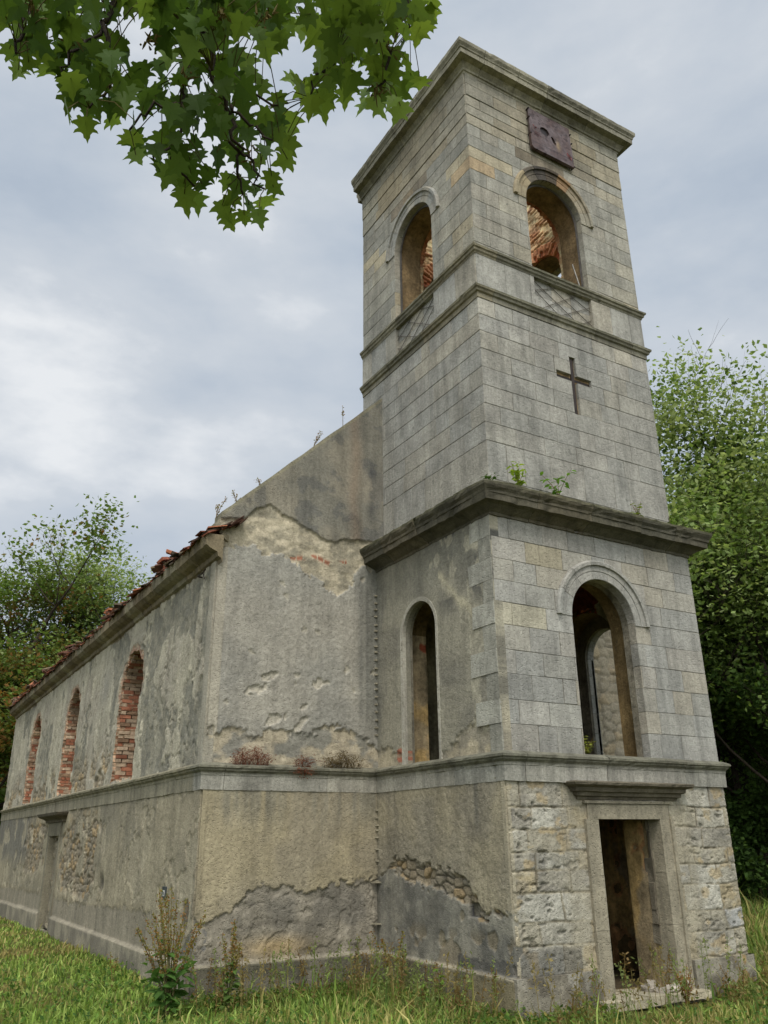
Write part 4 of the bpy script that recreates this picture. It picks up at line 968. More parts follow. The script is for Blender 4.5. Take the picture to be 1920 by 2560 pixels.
sweep('door_hood', nave, [(-NL+.02, SDOOR.c+1.05), (-NL-.03, SDOOR.c+1.05), (-NL-.03, SDOOR.c-1.05), (-NL+.02, SDOOR.c-1.05)], [(0, 1.37), (.06, 1.37), (.07, 1.42), (.12, 1.46), (.2, 1.49), (.25, 1.52), (.27, 1.58), (0, 1.6)], 3, False, 88, DARKT, cornercut=.04)

# eaves cornice + broken tiles
sweep('eaves_cornice', nave, [(-NL, NY1+.1), (-NL, TD-.2)], [(-.0, 5.0), (.005, 5.0), (.02, 5.06), (.08, 5.09), (.1, 5.16), (.2, 5.2), (.28, 5.26), (.3, 5.41), (.29, 5.44), (-.0, 5.44)], .7, False, 89,
      [lin(c) for c in ((136, 124, 100), (124, 112, 92), (142, 134, 112))], jit=.010, cornercut=.06)
tl = MB(); TCOL = [lin(c) for c in ((128, 78, 60), (98, 68, 54), (84, 62, 50), (150, 96, 70), (74, 64, 52), (106, 92, 72))]
y = TD-.12
while y < NY1+.1:
    big = .5+.8*vn(np.array(y*.9), np.array(2.), 7)
    for lay in range(4 if RNG.random() < big else 3):
        for rr_ in range(2):
            x = -NL-.24+rr_*.32+lay*.06+RNG.uniform(-.06, .06); z = 5.47+lay*.04+rr_*.16+RNG.uniform(-.01, .02)
            Mx = Matrix.Translation((x, y+RNG.uniform(-.05, .05), z)) @ Matrix.Rotation(RNG.normal(0, .14), 4, 'X') @ Matrix.Rotation(-.5+RNG.normal(0, .16), 4, 'Y') @ Matrix.Rotation(RNG.normal(0, .25), 4, 'Z')
            tl.obox(Mx, (.34*RNG.uniform(.5, 1), .17, .018), TCOL[RNG.integers(6)]*RNG.uniform(.5, 1.0), .006)
    if y > TD+.6 and RNG.random() < .10*big:
        for q in range(4):
            Mx = Matrix.Translation((-NL-.1+RNG.uniform(-.15, .2), y, 5.62+.05*q)) @ Matrix.Rotation(RNG.uniform(-.6, .6), 4, 'X') @ Matrix.Rotation(RNG.uniform(-.7, .5), 4, 'Y') @ Matrix.Rotation(RNG.uniform(0, 3), 4, 'Z')
            tl.obox(Mx, (.26, .15, .05), TCOL[RNG.integers(6)]*RNG.uniform(.8, 1.3), .01)
    y += .125
tl.box((-NL-.2, TD+.02, 5.42), (-NL+.65, NY1, 5.5), lin((110, 96, 74)))
tl.build('roof_tiles', M_TILE, nave)
# rough pale bedding where the eaves meet the gable
mbp = MB(); 
for i in range(5):
    Mx = Matrix.Translation((-NL-.06+.03*i*.9+RNG.uniform(-.03, .03), TD+.06+RNG.uniform(-.04, .06), 5.38+.97*.035*i*.6+RNG.uniform(-.05, .05))) @ Matrix.Rotation(RNG.uniform(0, 3), 4, 'Z') @ Matrix.Rotation(RNG.uniform(-.4, .4), 4, 'X')
    mbp.obox(Mx, (.2, .16, .09), lin((176, 162, 132))*RNG.uniform(.7, 1.1), .02)
mbp.build('mortar_rubble', M_PLAST, nave)

# ================================================================== front doorway
dw = MB(); DF = lin((158, 150, 130))
def arc_box(x0, x1, z0, z1, y0, y1, c, j=.003): dw.box((x0, y0, z0), (x1, y1, z1), c, j)
for i, (z0, z1) in enumerate(((-1.02, -.2), (-.1985, .45), (.4515, 1.149))):
    arc_box(1.34, 1.528, z0, z1, -.032, .3, DF*(.9+.06*i)); arc_box(2.712, 2.90, z0, z1, -.032, .25, DF*(.92+.05*i))
    arc_box(2.903, 2.96, z0, z1, -.055, .05, DF*.95); arc_box(1.28, 1.337, z0, z1, -.050, .05, DF*.9)
arc_box(1.34, 2.90, 1.152, 1.345, -.034, .3, DF*.88); arc_box(1.28, 2.96, 1.349, 1.385, -.058, .05, DF*.8)
door = dw.build('doorway', M_STONE, tower)
# inner reveals with flaking plaster
rv = MB()
rv.box((2.70, .26, -1.0), (2.76, .66, 1.2), lin((132, 116, 84))); rv.build('inner_reveal', M_PLAST, door); rv = MB(); rv.box((1.48, .31, -1.0), (1.54, .66, 1.2), lin((130, 112, 82))); rv.build('inner_reveal', M_PLAST, door); rv = MB()
z = -.45
while z < 1.14:
    h = RNG.uniform(.18, .4); rv.box((2.672+RNG.uniform(0, .02), .17+RNG.uniform(0, .03), z), (2.715, .27+RNG.uniform(-.04, .09), min(z+h, 1.14)), lin((118, 110, 92))*RNG.uniform(.8, 1.0), .016); z += h+.004
rv.build('flaking_plaster', M_PLAST, door)
sweep('door_hood', door, [(1.18, .0), (1.18, -.03), (3.10, -.03), (3.10, .0)], [(-.05, 1.40), (.0, 1.40), (.01, 1.435), (.05, 1.445), (.06, 1.49), (.10, 1.50), (.115, 1.55), (.16, 1.57), (.19, 1.58), (.20, 1.61), (.19, 1.625), (-.05, 1.65)], 2.4, False, 90, DARKT, cornercut=.04, jit=.007)
st = MB()
for x0, x1 in ((1.2, 1.95), (1.955, 2.5), (2.505, 3.08)): st.box((x0, -.20+RNG.uniform(-.01, .01), -1.075), (x1, .45, -.985+RNG.uniform(-.012, .012)), lin((176, 166, 138)), .012)
st.box((1.3, -.12, -1.4), (3.0, .3, -1.08), lin((124, 118, 100)), .02)
for i in range(9):
    Mx = Matrix.Translation((2.6+RNG.uniform(-.35, .2), RNG.uniform(-.05, .25), -.97+RNG.uniform(0, .07))) @ Matrix.Rotation(RNG.uniform(0, 3), 4, 'Z') @ Matrix.Rotation(RNG.uniform(-.5, .5), 4, 'X')
    st.obox(Mx, (.16, .12, .07), lin((176, 166, 148))*RNG.uniform(.85, 1.05), .025)
st.build('doorstep', M_PLAST, door)

# interior faces: mottled plaster/brick on room walls
def inner_fn(seed, dark=1., gr=1.):  # dark scales each wall's plaster colour, painting some lit and others dimmer
    def fn(u, z):
        n = len(u); s = fbm(u*1.3, z*1.1, 5, seed)
        c = mixc(np.tile(lin((158, 134, 90)), (n, 1)), sstep(.45, .52, s), lin((136, 122, 96)))
        b = sstep(.56, .59, fbm(u*1.6+7, z*1.3, 4, seed+1)); row = np.floor(z/.08); rb = np.where((_h(row, np.floor(u/.25+.5*(row % 2)), 3) > .4)[:, None], lin((140, 74, 52)), lin((168, 110, 80)))
        c = mixc(c, b*(.4+.6*gr), rb); dk = sstep(.6, .66, fbm(u*2+3, z*1.5, 4, seed+2)); c = mixc(c, dk*.8, lin((58, 52, 44)))
        gy = sstep(.58, .6, fbm(u*1.8, z*1.1+5, 4, seed+4))*(1-b); c = mixc(c, gy*.8*gr, lin((158, 158, 150)))
        d = .015*(1-b)+.01*(fbm(u*6, z*6, 4, seed+5)-.5)+.006*gy
        return d, c*dark
    return fn
IR = Frame((TW-.6, 0, 0), (0, 1, 0), (-1, 0, 0)); IB = Frame((0, TD+.1, 0), (1, 0, 0), (0, -1, 0)); IL = Frame((.6, 0, 0), (0, 1, 0), (1, 0, 0)); IFR = Frame((0, .6, 0), (1, 0, 0), (0, 1, 0))
relief('inner_wall', tower, M_INNER, IR, .6, TD+.1, 1.86, 5.42, .035, inner_fn(201, 1.9), grow(A2R, .24).sd, .01)
relief('inner_wall', tower, M_INNER, IB, .6, TW-.6, 1.86, 5.42, .035, inner_fn(202, 2.0), None, .01)
IJ = Frame((0, A2L.c+A2L.r+.235, 0), (1, 0, 0), (0, -1, 0))
relief('inner_reveal', tower, M_INNER, IJ, .192, .6, 1.9, 4.1, .02, inner_fn(207, 1.9), None, .01)
relief('inner_reveal', tower, M_INNER, Frame((2.70, 0, 0), (0, 1, 0), (-1, 0, 0)), .3, .66, -1.0, 1.18, .02, inner_fn(212, 1.3, 0), None, .0)
relief('inner_wall', tower, M_INNER, IR, .6, TD+.1, -1.0, 1.55, .035, inner_fn(203, 1.9, 0), None, .01)
relief('inner_wall', tower, M_INNER, IB, .6, TW-.6, -1.0, 1.55, .035, inner_fn(204, 1.2, 0), None, .01)
# dark brick vault over the middle room
V = []; C = []; nu_, nv_ = 60, 60
for i in range(nu_+1):
    t = math.pi*i/nu_
    for j in range(nv_+1):
        rr = 1.52-.02*((i*5 % 7)/7.)-.02*vn(np.array(i*.9), np.array(j*.7), 5)
        V.append((TW/2-rr*math.cos(t), .6+(TD-.5)*j/nv_, 4.72+rr*.45*math.sin(t))); C.append(lin((118, 62, 44))*(.6+.7*float(_h(np.array(float(i)), np.array(float(j//4)), 6))))
ii = np.arange((nu_+1)*(nv_+1)).reshape(nu_+1, nv_+1)
Q = np.stack([ii[:-1, :-1], ii[1:, :-1], ii[1:, 1:], ii[:-1, 1:]], -1).reshape(-1, 4)
link('brick_vault', fast_mesh('brick_vault', np.array(V), [Q], np.array(C)), M_INNER, tower)

# ================================================================== signs and iron bits
pl = empty('metal_plate', (2.12, UY0-.08, 13.1)); tag(pl, 'square rusty purple brown metal plate with a hole, below the tower cornice', 'metal plate')
HOLE = Arch(2.02, .115, 13.62, 13.66); PF = Frame((0, UY0-.05, 0), (1, 0, 0), (0, -1, 0))
def fn_plate(u, z):
    n = len(u); c = mixc(np.tile(lin((100, 87, 86)), (n, 1)), sstep(.4, .62, fbm(u*4, z*4, 4, 301)), lin((84, 66, 62)))
    c = mixc(c, sstep(.62, .7, fbm(u*14, z*14, 3, 302))*.7, lin((52, 34, 32)))
    c = mixc(c, np.exp(-((z-13.3)/.008)**2)*.8, lin((40, 28, 28))); c = mixc(c, np.exp(-((u-2.25)/.006)**2)*(z < 13.3)*.8, lin((44, 30, 30)))
    c = mixc(c, np.exp(-(((u-2.3)/.05)**2+((z-13.5)/.12)**2))*.8, lin((150, 128, 96)))
    tilt = .02+.03*(14.16-z); d = tilt+.012*(fbm(u*3, z*3, 3, 303)-.5)
    return d, c
def sd_plate(u, z):
    h = np.hypot((u-1.98)/1.15, z-13.72)-.10
    tear = np.hypot((u-2.19+.3*(z-13.58)), (z-13.58)/2.2)-.042+.02*(fbm(u*30, z*30, 2, 4)-.5)
    cr = -( (1.60-u)+(13.18-z)*.9 )*.7
    return np.minimum(np.minimum(h, tear), cr+.0)
relief('sheet', pl, M_METAL, PF, 1.60, 2.665, 13.13, 14.16, .012, fn_plate, sd_plate, .01)
bk = MB(); prism(bk, PF, [(1.63, 13.2), (2.63, 13.16), (2.63, 14.1), (1.63, 14.1)], [], lambda u, z: True, .0, -.03, lin((38, 30, 28))); bk.build('backing_board', M_METAL, pl)
txt = MB(); RED = lin((128, 44, 40))
def stroke(a, b): 
    A = PF.p(np.array(a[0]), np.array(a[1]), .02+.03*(14.16-a[1])+.014); B = PF.p(np.array(b[0]), np.array(b[1]), .02+.03*(14.16-b[1])+.014); txt.tube([A, B], .004, RED, 4)
for q in range(3):
    x = 1.70
    while x < 1.84:
        w = RNG.uniform(.015, .04); stroke((x, 13.57-.035*q), (x+w, 13.57-.035*q+RNG.uniform(-.006, .006))); x += w+.012
for a, b in (((2.50, 13.42), (2.60, 13.34)), ((2.60, 13.34), (2.60, 13.27)), ((2.60, 13.27), (2.52, 13.33)), ((2.52, 13.33), (2.50, 13.42)), ((2.53, 13.38), (2.58, 13.31))): stroke(a, b)
for a, b in (((1.66, 13.72), (1.70, 13.70)), ((1.69, 13.73), (1.69, 13.69)), ((1.72, 13.70), (1.76, 13.69)), ((1.72, 13.685), (1.76, 13.675))): stroke(a, b)
txt.build('red_scrawl', M_METAL, pl)
for x, z in ((1.60, 14.12), (1.60, 13.9), (2.66, 13.98), (2.67, 13.75), (1.61, 13.5), (2.67, 13.15)):
    bo = MB(); bo.tube([PF.p(np.array(x), np.array(z), -.04), PF.p(np.array(x), np.array(z), .06)], .016, lin((44, 36, 34)), 6); bo.build('bolt', M_METAL, pl)
mp_ = empty('marker_plate', (-NL-.04, 4.58, .2)); tag(mp_, 'small dark grey enamel plate with a white label on the nave side wall', 'sign')
b1 = MB(); b1.box((-NL-.055, 4.50, .13), (-NL-.03, 4.67, .29), lin((70, 76, 80)), .001); b1.build('backplate', M_METAL, mp_)
b1 = MB(); b1.box((-NL-.060, 4.53, .16), (-NL-.056, 4.61, .24), lin((225, 225, 220))); b1.box((-NL-.062, 4.55, .18), (-NL-.0605, 4.59, .22), lin((90, 95, 95))); b1.build('white_label', M_METAL, mp_)
hk = MB(); hk.tube([(-NL-.02, 3.95, 4.97), (-NL-.12, 3.9, 4.96), (-NL-.14, 3.6, 4.93), (-NL-.12, 3.52, 4.98)], .014, IC, 5); hk.tube([(-NL-.12, 3.62, 4.93), (-NL-.1, 3.6, 4.84)], .01, IC, 5); hk.build('iron_hook', M_METAL, nave)
# row of small plaster lips up the inner corner (where the downpipe was)
cl = MB()
zl = list(np.arange(2.5, 4.9, .125))+[-.28, .3, .33, .62, .8, .95, 1.05, 1.15, 1.25, 1.35, -.6]
for z in zl:
    cl = MB()
    w = .05 if z > 2 else (.12 if z in (-.28, .3) else .06); n = 7; z = z+RNG.uniform(-.02, .02)
    V = [(-.03, TD-.03, z), (-.03, TD-.03, z-.03)]
    for k in range(n):
        t = k/(n-1)*math.pi/2; x = -.02-w*math.cos(t)*RNG.uniform(.8, 1.1); yy = TD-.02-w*math.sin(t)*RNG.uniform(.8, 1.1); V += [(x, yy, z+.01*math.sin(2*t)), (x, yy, z-.018)]
    F = [(0, 2+2*k, 4+2*k) for k in range(n-1)]+[(1, 5+2*k, 3+2*k) for k in range(n-1)]+[(2+2*k, 3+2*k, 5+2*k, 4+2*k) for k in range(n-1)]
    cl.add(V, F, lin((142, 134, 112)))
    fixnormals(cl.build('plaster_lip', M_PLAST, tower))

exec_after = True
# ================================================================== ground
def gz(x, y):
    x = np.asarray(x, float); y = np.asarray(y, float)
    z = -1.12+.0*x
    side = sstep(-2.0, -3.2, x)*sstep(2.0, 4.5, y); z = z+side*.12
    z = z-sstep(8, 24, y)*sstep(0, -3, x)*.16
    d = np.hypot(x-CAM[0], y-CAM[1]); z = z+.38*sstep(9, 2, d)
    z = z+.05*(fbm(x*.5, y*.5, 3, 400)-.5)
    z = z+.012*np.maximum(np.hypot(x-2, y-5)-40, 0)
    return z
xs = np.unique(np.concatenate([np.linspace(-30, 40, 180), np.linspace(-400, -30, 25), np.linspace(40, 400, 25)])); ys = np.unique(np.concatenate([np.linspace(-25, 60, 200), np.linspace(-300, -25, 20), np.linspace(60, 500, 25)]))
XX, YY = np.meshgrid(xs, ys, indexing='ij'); ZZ = gz(XX, YY); V = np.stack([XX, YY, ZZ], -1).reshape(-1, 3); ii = np.arange(XX.size).reshape(XX.shape)
Q = np.stack([ii[:-1, :-1], ii[1:, :-1], ii[1:, 1:], ii[:-1, 1:]], -1).reshape(-1, 4)
mg, t, b, o = mat_base('soil_turf', .95, .1); g = N('ShaderNodeTexCoord', t).outputs['Object']
f = noise(t, g, 1.2, 6, .6); f2 = noise(t, g, 14, 8, .7)
c1 = ramp(t, f, [(.35, tuple(lin((84, 92, 44)))), (.65, tuple(lin((112, 104, 62))))]); c1 = mulc(t, c1, ramp(t, f2, [(.3, .5), (.7, 1.2)])); L(c1, b.inputs['Base Color'], t)
bp = N('ShaderNodeBump', t); bp.inputs['Distance'].default_value = .05; L(f2, bp.inputs['Height'], t); L(bp.outputs[0], b.inputs['Normal'], t)
tag(link('ground', fast_mesh('ground', V, [Q], None, True), mg), kind='structure')

# ================================================================== grass
def blades(name, X, Y, H, Wd, colf, lean=.35, seed=1, label=None, cat='grass', mat=None):
    rn = np.random.default_rng(seed); n = len(X); Z = gz(X, Y)-.01
    a = rn.uniform(0, 2*np.pi, n); la = rn.uniform(0, 2*np.pi, n); lm = np.abs(rn.normal(0, lean, n))*H
    wx = np.cos(a)*Wd/2; wy = np.sin(a)*Wd/2; lx = np.cos(la)*lm; ly = np.sin(la)*lm
    P0 = np.stack([X-wx, Y-wy, Z], -1); P1 = np.stack([X+wx, Y+wy, Z], -1)
    M0 = np.stack([X-wx*.8+lx*.35, Y-wy*.8+ly*.35, Z+H*.6], -1); M1 = np.stack([X+wx*.8+lx*.35, Y+wy*.8+ly*.35, Z+H*.6], -1)
    T = np.stack([X+lx, Y+ly, Z+H*rn.uniform(.85, 1, n)], -1)
    V = np.stack([P0, P1, M1, M0, T], 1).reshape(-1, 3); b = np.arange(n)*5
    q = np.stack([b, b+1, b+2, b+3], -1); tr = np.stack([b+3, b+2, b+4], -1)
    C = colf(X, Y, rn); C = np.repeat(C, 5, axis=0)
    me = fast_mesh(name, V, [q, tr], C); ob = link(name, me, mat or M_GRASS)
    return tag(ob, label, cat, kind='stuff')
def outside(X, Y):
    tower_ = (X > -.08) & (X < TW+.08) & (Y > -.08) & (Y < TD); nv = (X > -NL-.09) & (X < NX1+.05) & (Y > TD-.08) & (Y < NY1+.1)
    step = (X > 1.1) & (X < 3.2) & (Y > -.75) & (Y < .1)
    return ~(tower_ | nv | step)
GC = [lin(c) for c in ((130, 156, 72), (154, 172, 92), (114, 138, 64), (174, 166, 106), (142, 140, 80), (88, 114, 54))]
def gcol(X, Y, rn):
    n = len(X); P = np.array(GC); dry = fbm(X*.8, Y*.8, 3, 410)+.25*sstep(-3, 0, X)*sstep(4, 1, np.abs(Y-1)) 
    i = rn.integers(0, 3, n); j = rn.integers(3, 5, n); k = rn.random(n) < np.clip((dry-.46)*2.6, .04, .6)
    c = np.where(k[:, None], P[j], P[i]); c = np.where((rn.random(n) < .15)[:, None], P[5], c)
    pt_ = fbm(X*.45+3, Y*.45, 4, 413); c = c*(.62+.75*pt_)[:, None]; br_ = sstep(.56, .64, fbm(X*.9+8, Y*.9, 4, 414)); c = mixc(c, br_*.6*(rn.random(n) < .7), lin((150, 128, 88)))
    return c*rn.uniform(.8, 1.25, n)[:, None]
# visible ground: sample along camera rays' footprint so that density follows distance
def footprint(n, seed, rmin=6, rmax=45, a0=-.6, a1=1.15):
    rn = np.random.default_rng(seed); r = rmin*(rmax/rmin)**rn.random(n); th = rn.uniform(a0, a1, n)
    X = CAM[0]+r*np.sin(YAW+th-.28); Y = CAM[1]+r*np.cos(YAW+th-.28); k = outside(X, Y); return X[k], Y[k], r[k]
X, Y, r = footprint(230000, 1, 6.5, 48, -.5, 1.1)
hh = .07+.10*fbm(X*.7, Y*.7, 3, 411)+.07*sstep(3.2, .6, np.maximum(np.maximum(-X, X-TW), np.abs(Y-1.)))*sstep(-4, -2.5, X)
tallr = sstep(6, 8, X)*.35; side = sstep(-2.6, -3.2, X)*sstep(3, 5, Y)
hh = hh*(1-.35*side)*(.6+.8*fbm(X*1.6, Y*1.6, 3, 415))+tallr; H = hh*RNG.uniform(.5, 1.4, len(X))*np.where(RNG.random(len(X)) < .03, 2.1, 1)
blades('grass', X, Y, H, (.011+.0008*r)*RNG.uniform(.6, 1.7, len(X)), gcol, .55, 5, 'mixed green and straw coloured meadow grass round the church', 'grass')
# broad-leaved ground weeds
def leafpatch(name, n, size, cols, centers, spread, hmax, seed, label, cat):
    rn = np.random.default_rng(seed); ci = rn.integers(0, len(centers), n); Cn = np.array(centers)[ci]
    X = Cn[:, 0]+rn.normal(0, spread, n); Y = Cn[:, 1]+rn.normal(0, spread, n); k = outside(X, Y); X, Y = X[k], Y[k]; n = len(X)
    Z = gz(X, Y)+hmax*rn.random(n)**1.5; s = size*rn.uniform(.6, 1.3, n)
    V, F, C = leaf_quads(np.stack([X, Y, Z], -1), s, rn, up=.7); P = np.array([lin(c) for c in cols]); col = P[rn.integers(0, len(P), n)]*rn.uniform(.7, 1.15, n)[:, None]
    return tag(link(name, fast_mesh(name, V, [F], np.repeat(col, 4, axis=0)), M_LEAF), label, cat, kind='stuff')
def leaf_quads(P, s, rn, up=.3, asp=.55, dirs=None):
    n = len(P); a = rn.normal(size=(n, 3)); a[:, 2] *= .6
    if dirs is not None: a = a*.6+dirs
    a /= np.linalg.norm(a, axis=1)[:, None]; b = rn.normal(size=(n, 3)); b[:, 2] += up*3
    b = np.cross(a, b); b /= np.linalg.norm(b, axis=1)[:, None]+1e-9
    nn = np.cross(a, b); s = s[:, None]
    V = np.stack([P, P+a*s*.5+b*s*asp*.5+nn*s*.08, P+a*s, P+a*s*.5-b*s*asp*.5+nn*s*.08], 1).reshape(-1, 3)
    k = np.arange(n)*4; return V, np.stack([k, k+1, k+2, k+3], -1), None
cx, cy, _ = footprint(1500, 8, 7, 16, -.45, .95)
leafpatch('ground_weeds', 30000, .07, ((92, 128, 56), (120, 152, 70), (80, 112, 56), (140, 158, 84)), list(zip(cx, cy)), .22, .16, 9, 'low broad leaved weeds growing through the grass', 'weeds')
wc = [(x, -.45) for x in np.linspace(-.8, 4.8, 14)]+[(-.5, y) for y in np.linspace(0, 2.8, 7)]+[(x, TD-.5) for x in np.linspace(-2.8, -.4, 7)]
leafpatch('bank_weeds', 9000, .07, ((78, 108, 46), (112, 138, 60), (96, 118, 58), (140, 132, 72)), wc, .25, .2, 10, 'taller weeds crowding against the tower plinth', 'weeds')
# dry stalks with seed heads close to the walls
def stalks(name, pts, hs, cols, seed, label):
    rn = np.random.default_rng(seed); V = []; C = []; Q = []; n0 = 0
    for (x, y), h in zip(pts, hs):
        z = float(gz(x, y)); lx, ly = rn.normal(0, .12*h, 2); c = lin(cols[rn.integers(len(cols))])*rn.uniform(.8, 1.1); w = .004
        for k in range(5):
            t0, t1 = k/5, (k+1)/5; p0 = np.array([x+lx*t0**1.5, y+ly*t0**1.5, z+h*t0]); p1 = np.array([x+lx*t1**1.5, y+ly*t1**1.5, z+h*t1])
            for dx, dy in ((w, 0), (0, w)):
                V += [p0-(dx, dy, 0), p0+(dx, dy, 0), p1+(dx, dy, 0), p1-(dx, dy, 0)]; Q.append((n0, n0+1, n0+2, n0+3)); C += [c]*4; n0 += 4
        for k in range(int(22+20*h)):
            t = rn.uniform(.5, 1); p = np.array([x+lx*t**1.5, y+ly*t**1.5, z+h*t])+rn.normal(0, .02, 3); d = rn.normal(size=3)*.012; e = rn.normal(size=3)*.008
            V += [p, p+d+e, p+2*d, p+d-e]; Q.append((n0, n0+1, n0+2, n0+3)); C += [c*rn.uniform(.7, 1.3)]*4; n0 += 4
    return tag(link(name, fast_mesh(name, np.array(V), [np.array(Q)], np.array(C)), M_LEAF), label, 'weeds', kind='stuff')
rn = np.random.default_rng(44); pts = [(rn.uniform(-.4, 4.6), -rn.uniform(.15, 1.1)) for i in range(80)]+[(-rn.uniform(.15, 1.2), rn.uniform(-.3, 3.0)) for i in range(80)]+[(rn.uniform(-3.2, 0), TD-rn.uniform(.2, 1.4)) for i in range(70)]
stalks('dry_stalks', pts, rn.uniform(.25, .8, len(pts)), ((150, 136, 90), (134, 112, 72), (130, 144, 84), (140, 152, 92)), 45, 'thin dry seeding stalks along the foot of the walls')

# ================================================================== dock plants and other single plants
def plant(name, base, label, cat, h, nst, leafn, lsize, lcol, scol, spread=.12, seedy=True, seed=1, group=None, droop=0.):
    rn = np.random.default_rng(seed); bx, by = base[:2]; bz = base[2] if len(base) > 2 else float(gz(bx, by)); root = empty(name, (bx, by, bz)); tag(root, label, cat, group)
    sm = MB(); LP = []; LD = []; SP = []
    for i in range(nst):
        a = rn.uniform(0, 6.28); le = spread*rn.uniform(.4, 1.4)*h; hh_ = h*rn.uniform(.6, 1); n = 7; P = []
        for k in range(n):
            t = k/(n-1); P.append((bx+math.cos(a)*le*t**1.4, by+math.sin(a)*le*t**1.4, bz+hh_*t-droop*h*t*t))
        sm.tube(P, np.linspace(.006, .0025, n)*(1+h*.4), lin(scol)*rn.uniform(.8, 1.1), 4); P = np.array(P)
        for k in range(leafn):
            t = rn.uniform(.12, .6 if seedy else 1.); q = P[0]+(P[-1]-P[0])*t; LP.append(q+rn.normal(0, .01, 3)); d = rn.normal(size=3); d[2] = rn.uniform(-.3, .5); LD.append(d/np.linalg.norm(d)*1.4)
        if seedy:
            for k in range(int(70*h)):
                t = rn.uniform(.5, 1.); j = t*(n-1); j0 = int(min(j, n-2)); SP.append(P[j0]+(P[j0+1]-P[j0])*(j-j0)+rn.normal(0, .016, 3))
    sm.build('stem', M_BARK, root)
    LP = np.array(LP); s = lsize*rn.uniform(.6, 1.25, len(LP)); V, F, _ = big_leaves(LP, s, np.array(LD), rn)
    col = lin(lcol)*rn.uniform(.65, 1.2, len(LP))[:, None]; link('foliage', fast_mesh('foliage', V, F, np.repeat(col, 7, axis=0)), M_LEAF, root)
    if seedy:
        SP = np.array(SP); V, F, _ = leaf_quads(SP, rn.uniform(.018, .036, len(SP)), rn, asp=.8); col = np.where((rn.random(len(SP)) < .5)[:, None], lin((150, 112, 66)), lin((136, 132, 66)))
        link('seed_head', fast_mesh('seed_head', V, [F], np.repeat(col, 4, axis=0)), M_LEAF, root)
    return root
def big_leaves(P, s, D, rn, asp=.42):
    a = D/np.linalg.norm(D, axis=1)[:, None]; up = np.tile([0, 0, 1.], (len(P), 1))+rn.normal(0, .35, (len(P), 3)); b = np.cross(a, up); b /= np.linalg.norm(b, axis=1)[:, None]; nn = np.cross(b, a); s = s[:, None]
    f = lambda t, w, z: P+a*s*t+b*s*asp*w+nn*s*z
    V = np.stack([f(0, 0, 0), f(.3, .5, .08), f(.7, .42, .0), f(1, 0, -.18), f(.7, -.42, 0), f(.3, -.5, .08), f(.45, 0, .03)], 1).reshape(-1, 3)
    k = np.arange(len(P))*7; T = [np.stack([k+6, k+i, k+(i+1) % 6], -1) for i in range(6)]
    return V, [np.concatenate(T)], None
plant('dock_plant', (-3.42, 2.55), 'tall seeding dock plant with large green leaves at the nave corner', 'plant', 1.5, 20, 6, .19, (92, 128, 62), (128, 122, 78), 0.26, True, 501)
plant('dock_plant', (-2.62, 2.6), 'slim green dock plant standing in front of the nave front wall', 'plant', 1.15, 10, 5, .15, (108, 136, 70), (132, 132, 84), .09, True, 502)
plant('flowering_weed', (-.35, 2.3), 'thin weed with tiny yellow flowers in the corner between tower and nave', 'plant', .85, 7, 3, .07, (110, 130, 60), (130, 126, 74), .25, True, 503)
plant('leafy_weed', (-.55, .9), 'light green leafy weed standing before the tower side plinth', 'plant', .7, 8, 10, .07, (120, 150, 66), (110, 110, 60), .25, False, 504)
plant('leafy_weed', (2.35, -.42), 'brown and green weed growing in front of the doorstep', 'plant', .55, 9, 4, .07, (110, 110, 56), (140, 92, 52), .2, True, 505)
plant('yellow_flower_stalk', (-3.6, 4.6), 'thin bent stalk with a yellow flower left of the large dock plant', 'plant', .55, 2, 3, .06, (120, 124, 60), (120, 110, 60), .3, True, 506)
# on the mid cornice
LG = 'seedlings growing on the middle cornice'
plant('cornice_sapling', (.42, -.2, 5.73), 'bright yellow green sapling second from the left on the middle cornice', 'plant', .42, 5, 12, .10, (150, 178, 60), (120, 110, 60), .3, False, 511, LG)
plant('cornice_sapling', (1.18, -.22, 5.73), 'open branching green sapling at the centre left of the middle cornice', 'plant', .46, 5, 7, .11, (104, 146, 56), (110, 90, 60), .45, False, 512, LG)
plant('cornice_sapling', (-.1, -.15, 5.72), 'small dark tuft at the front corner of the middle cornice', 'plant', .16, 4, 6, .08, (70, 100, 44), (90, 80, 50), .5, False, 513, LG)
plant('cornice_sapling', (2.9, -.2, 5.72), 'thin reddish green sprig right of centre on the middle cornice', 'plant', .34, 4, 6, .09, (120, 136, 62), (130, 80, 50), .4, False, 514, LG)
plant('cornice_sapling', (3.62, -.2, 5.72), 'tiny green sprig near the right end of the middle cornice', 'plant', .18, 3, 4, .08, (104, 134, 60), (110, 90, 60), .3, False, 515, LG)
plant('window_ivy', (1.58, .18, 1.99), 'yellow green leafy plant on the sill of the arched front window', 'plant', .3, 9, 12, .07, (150, 158, 72), (110, 90, 56), .6, False, 516)
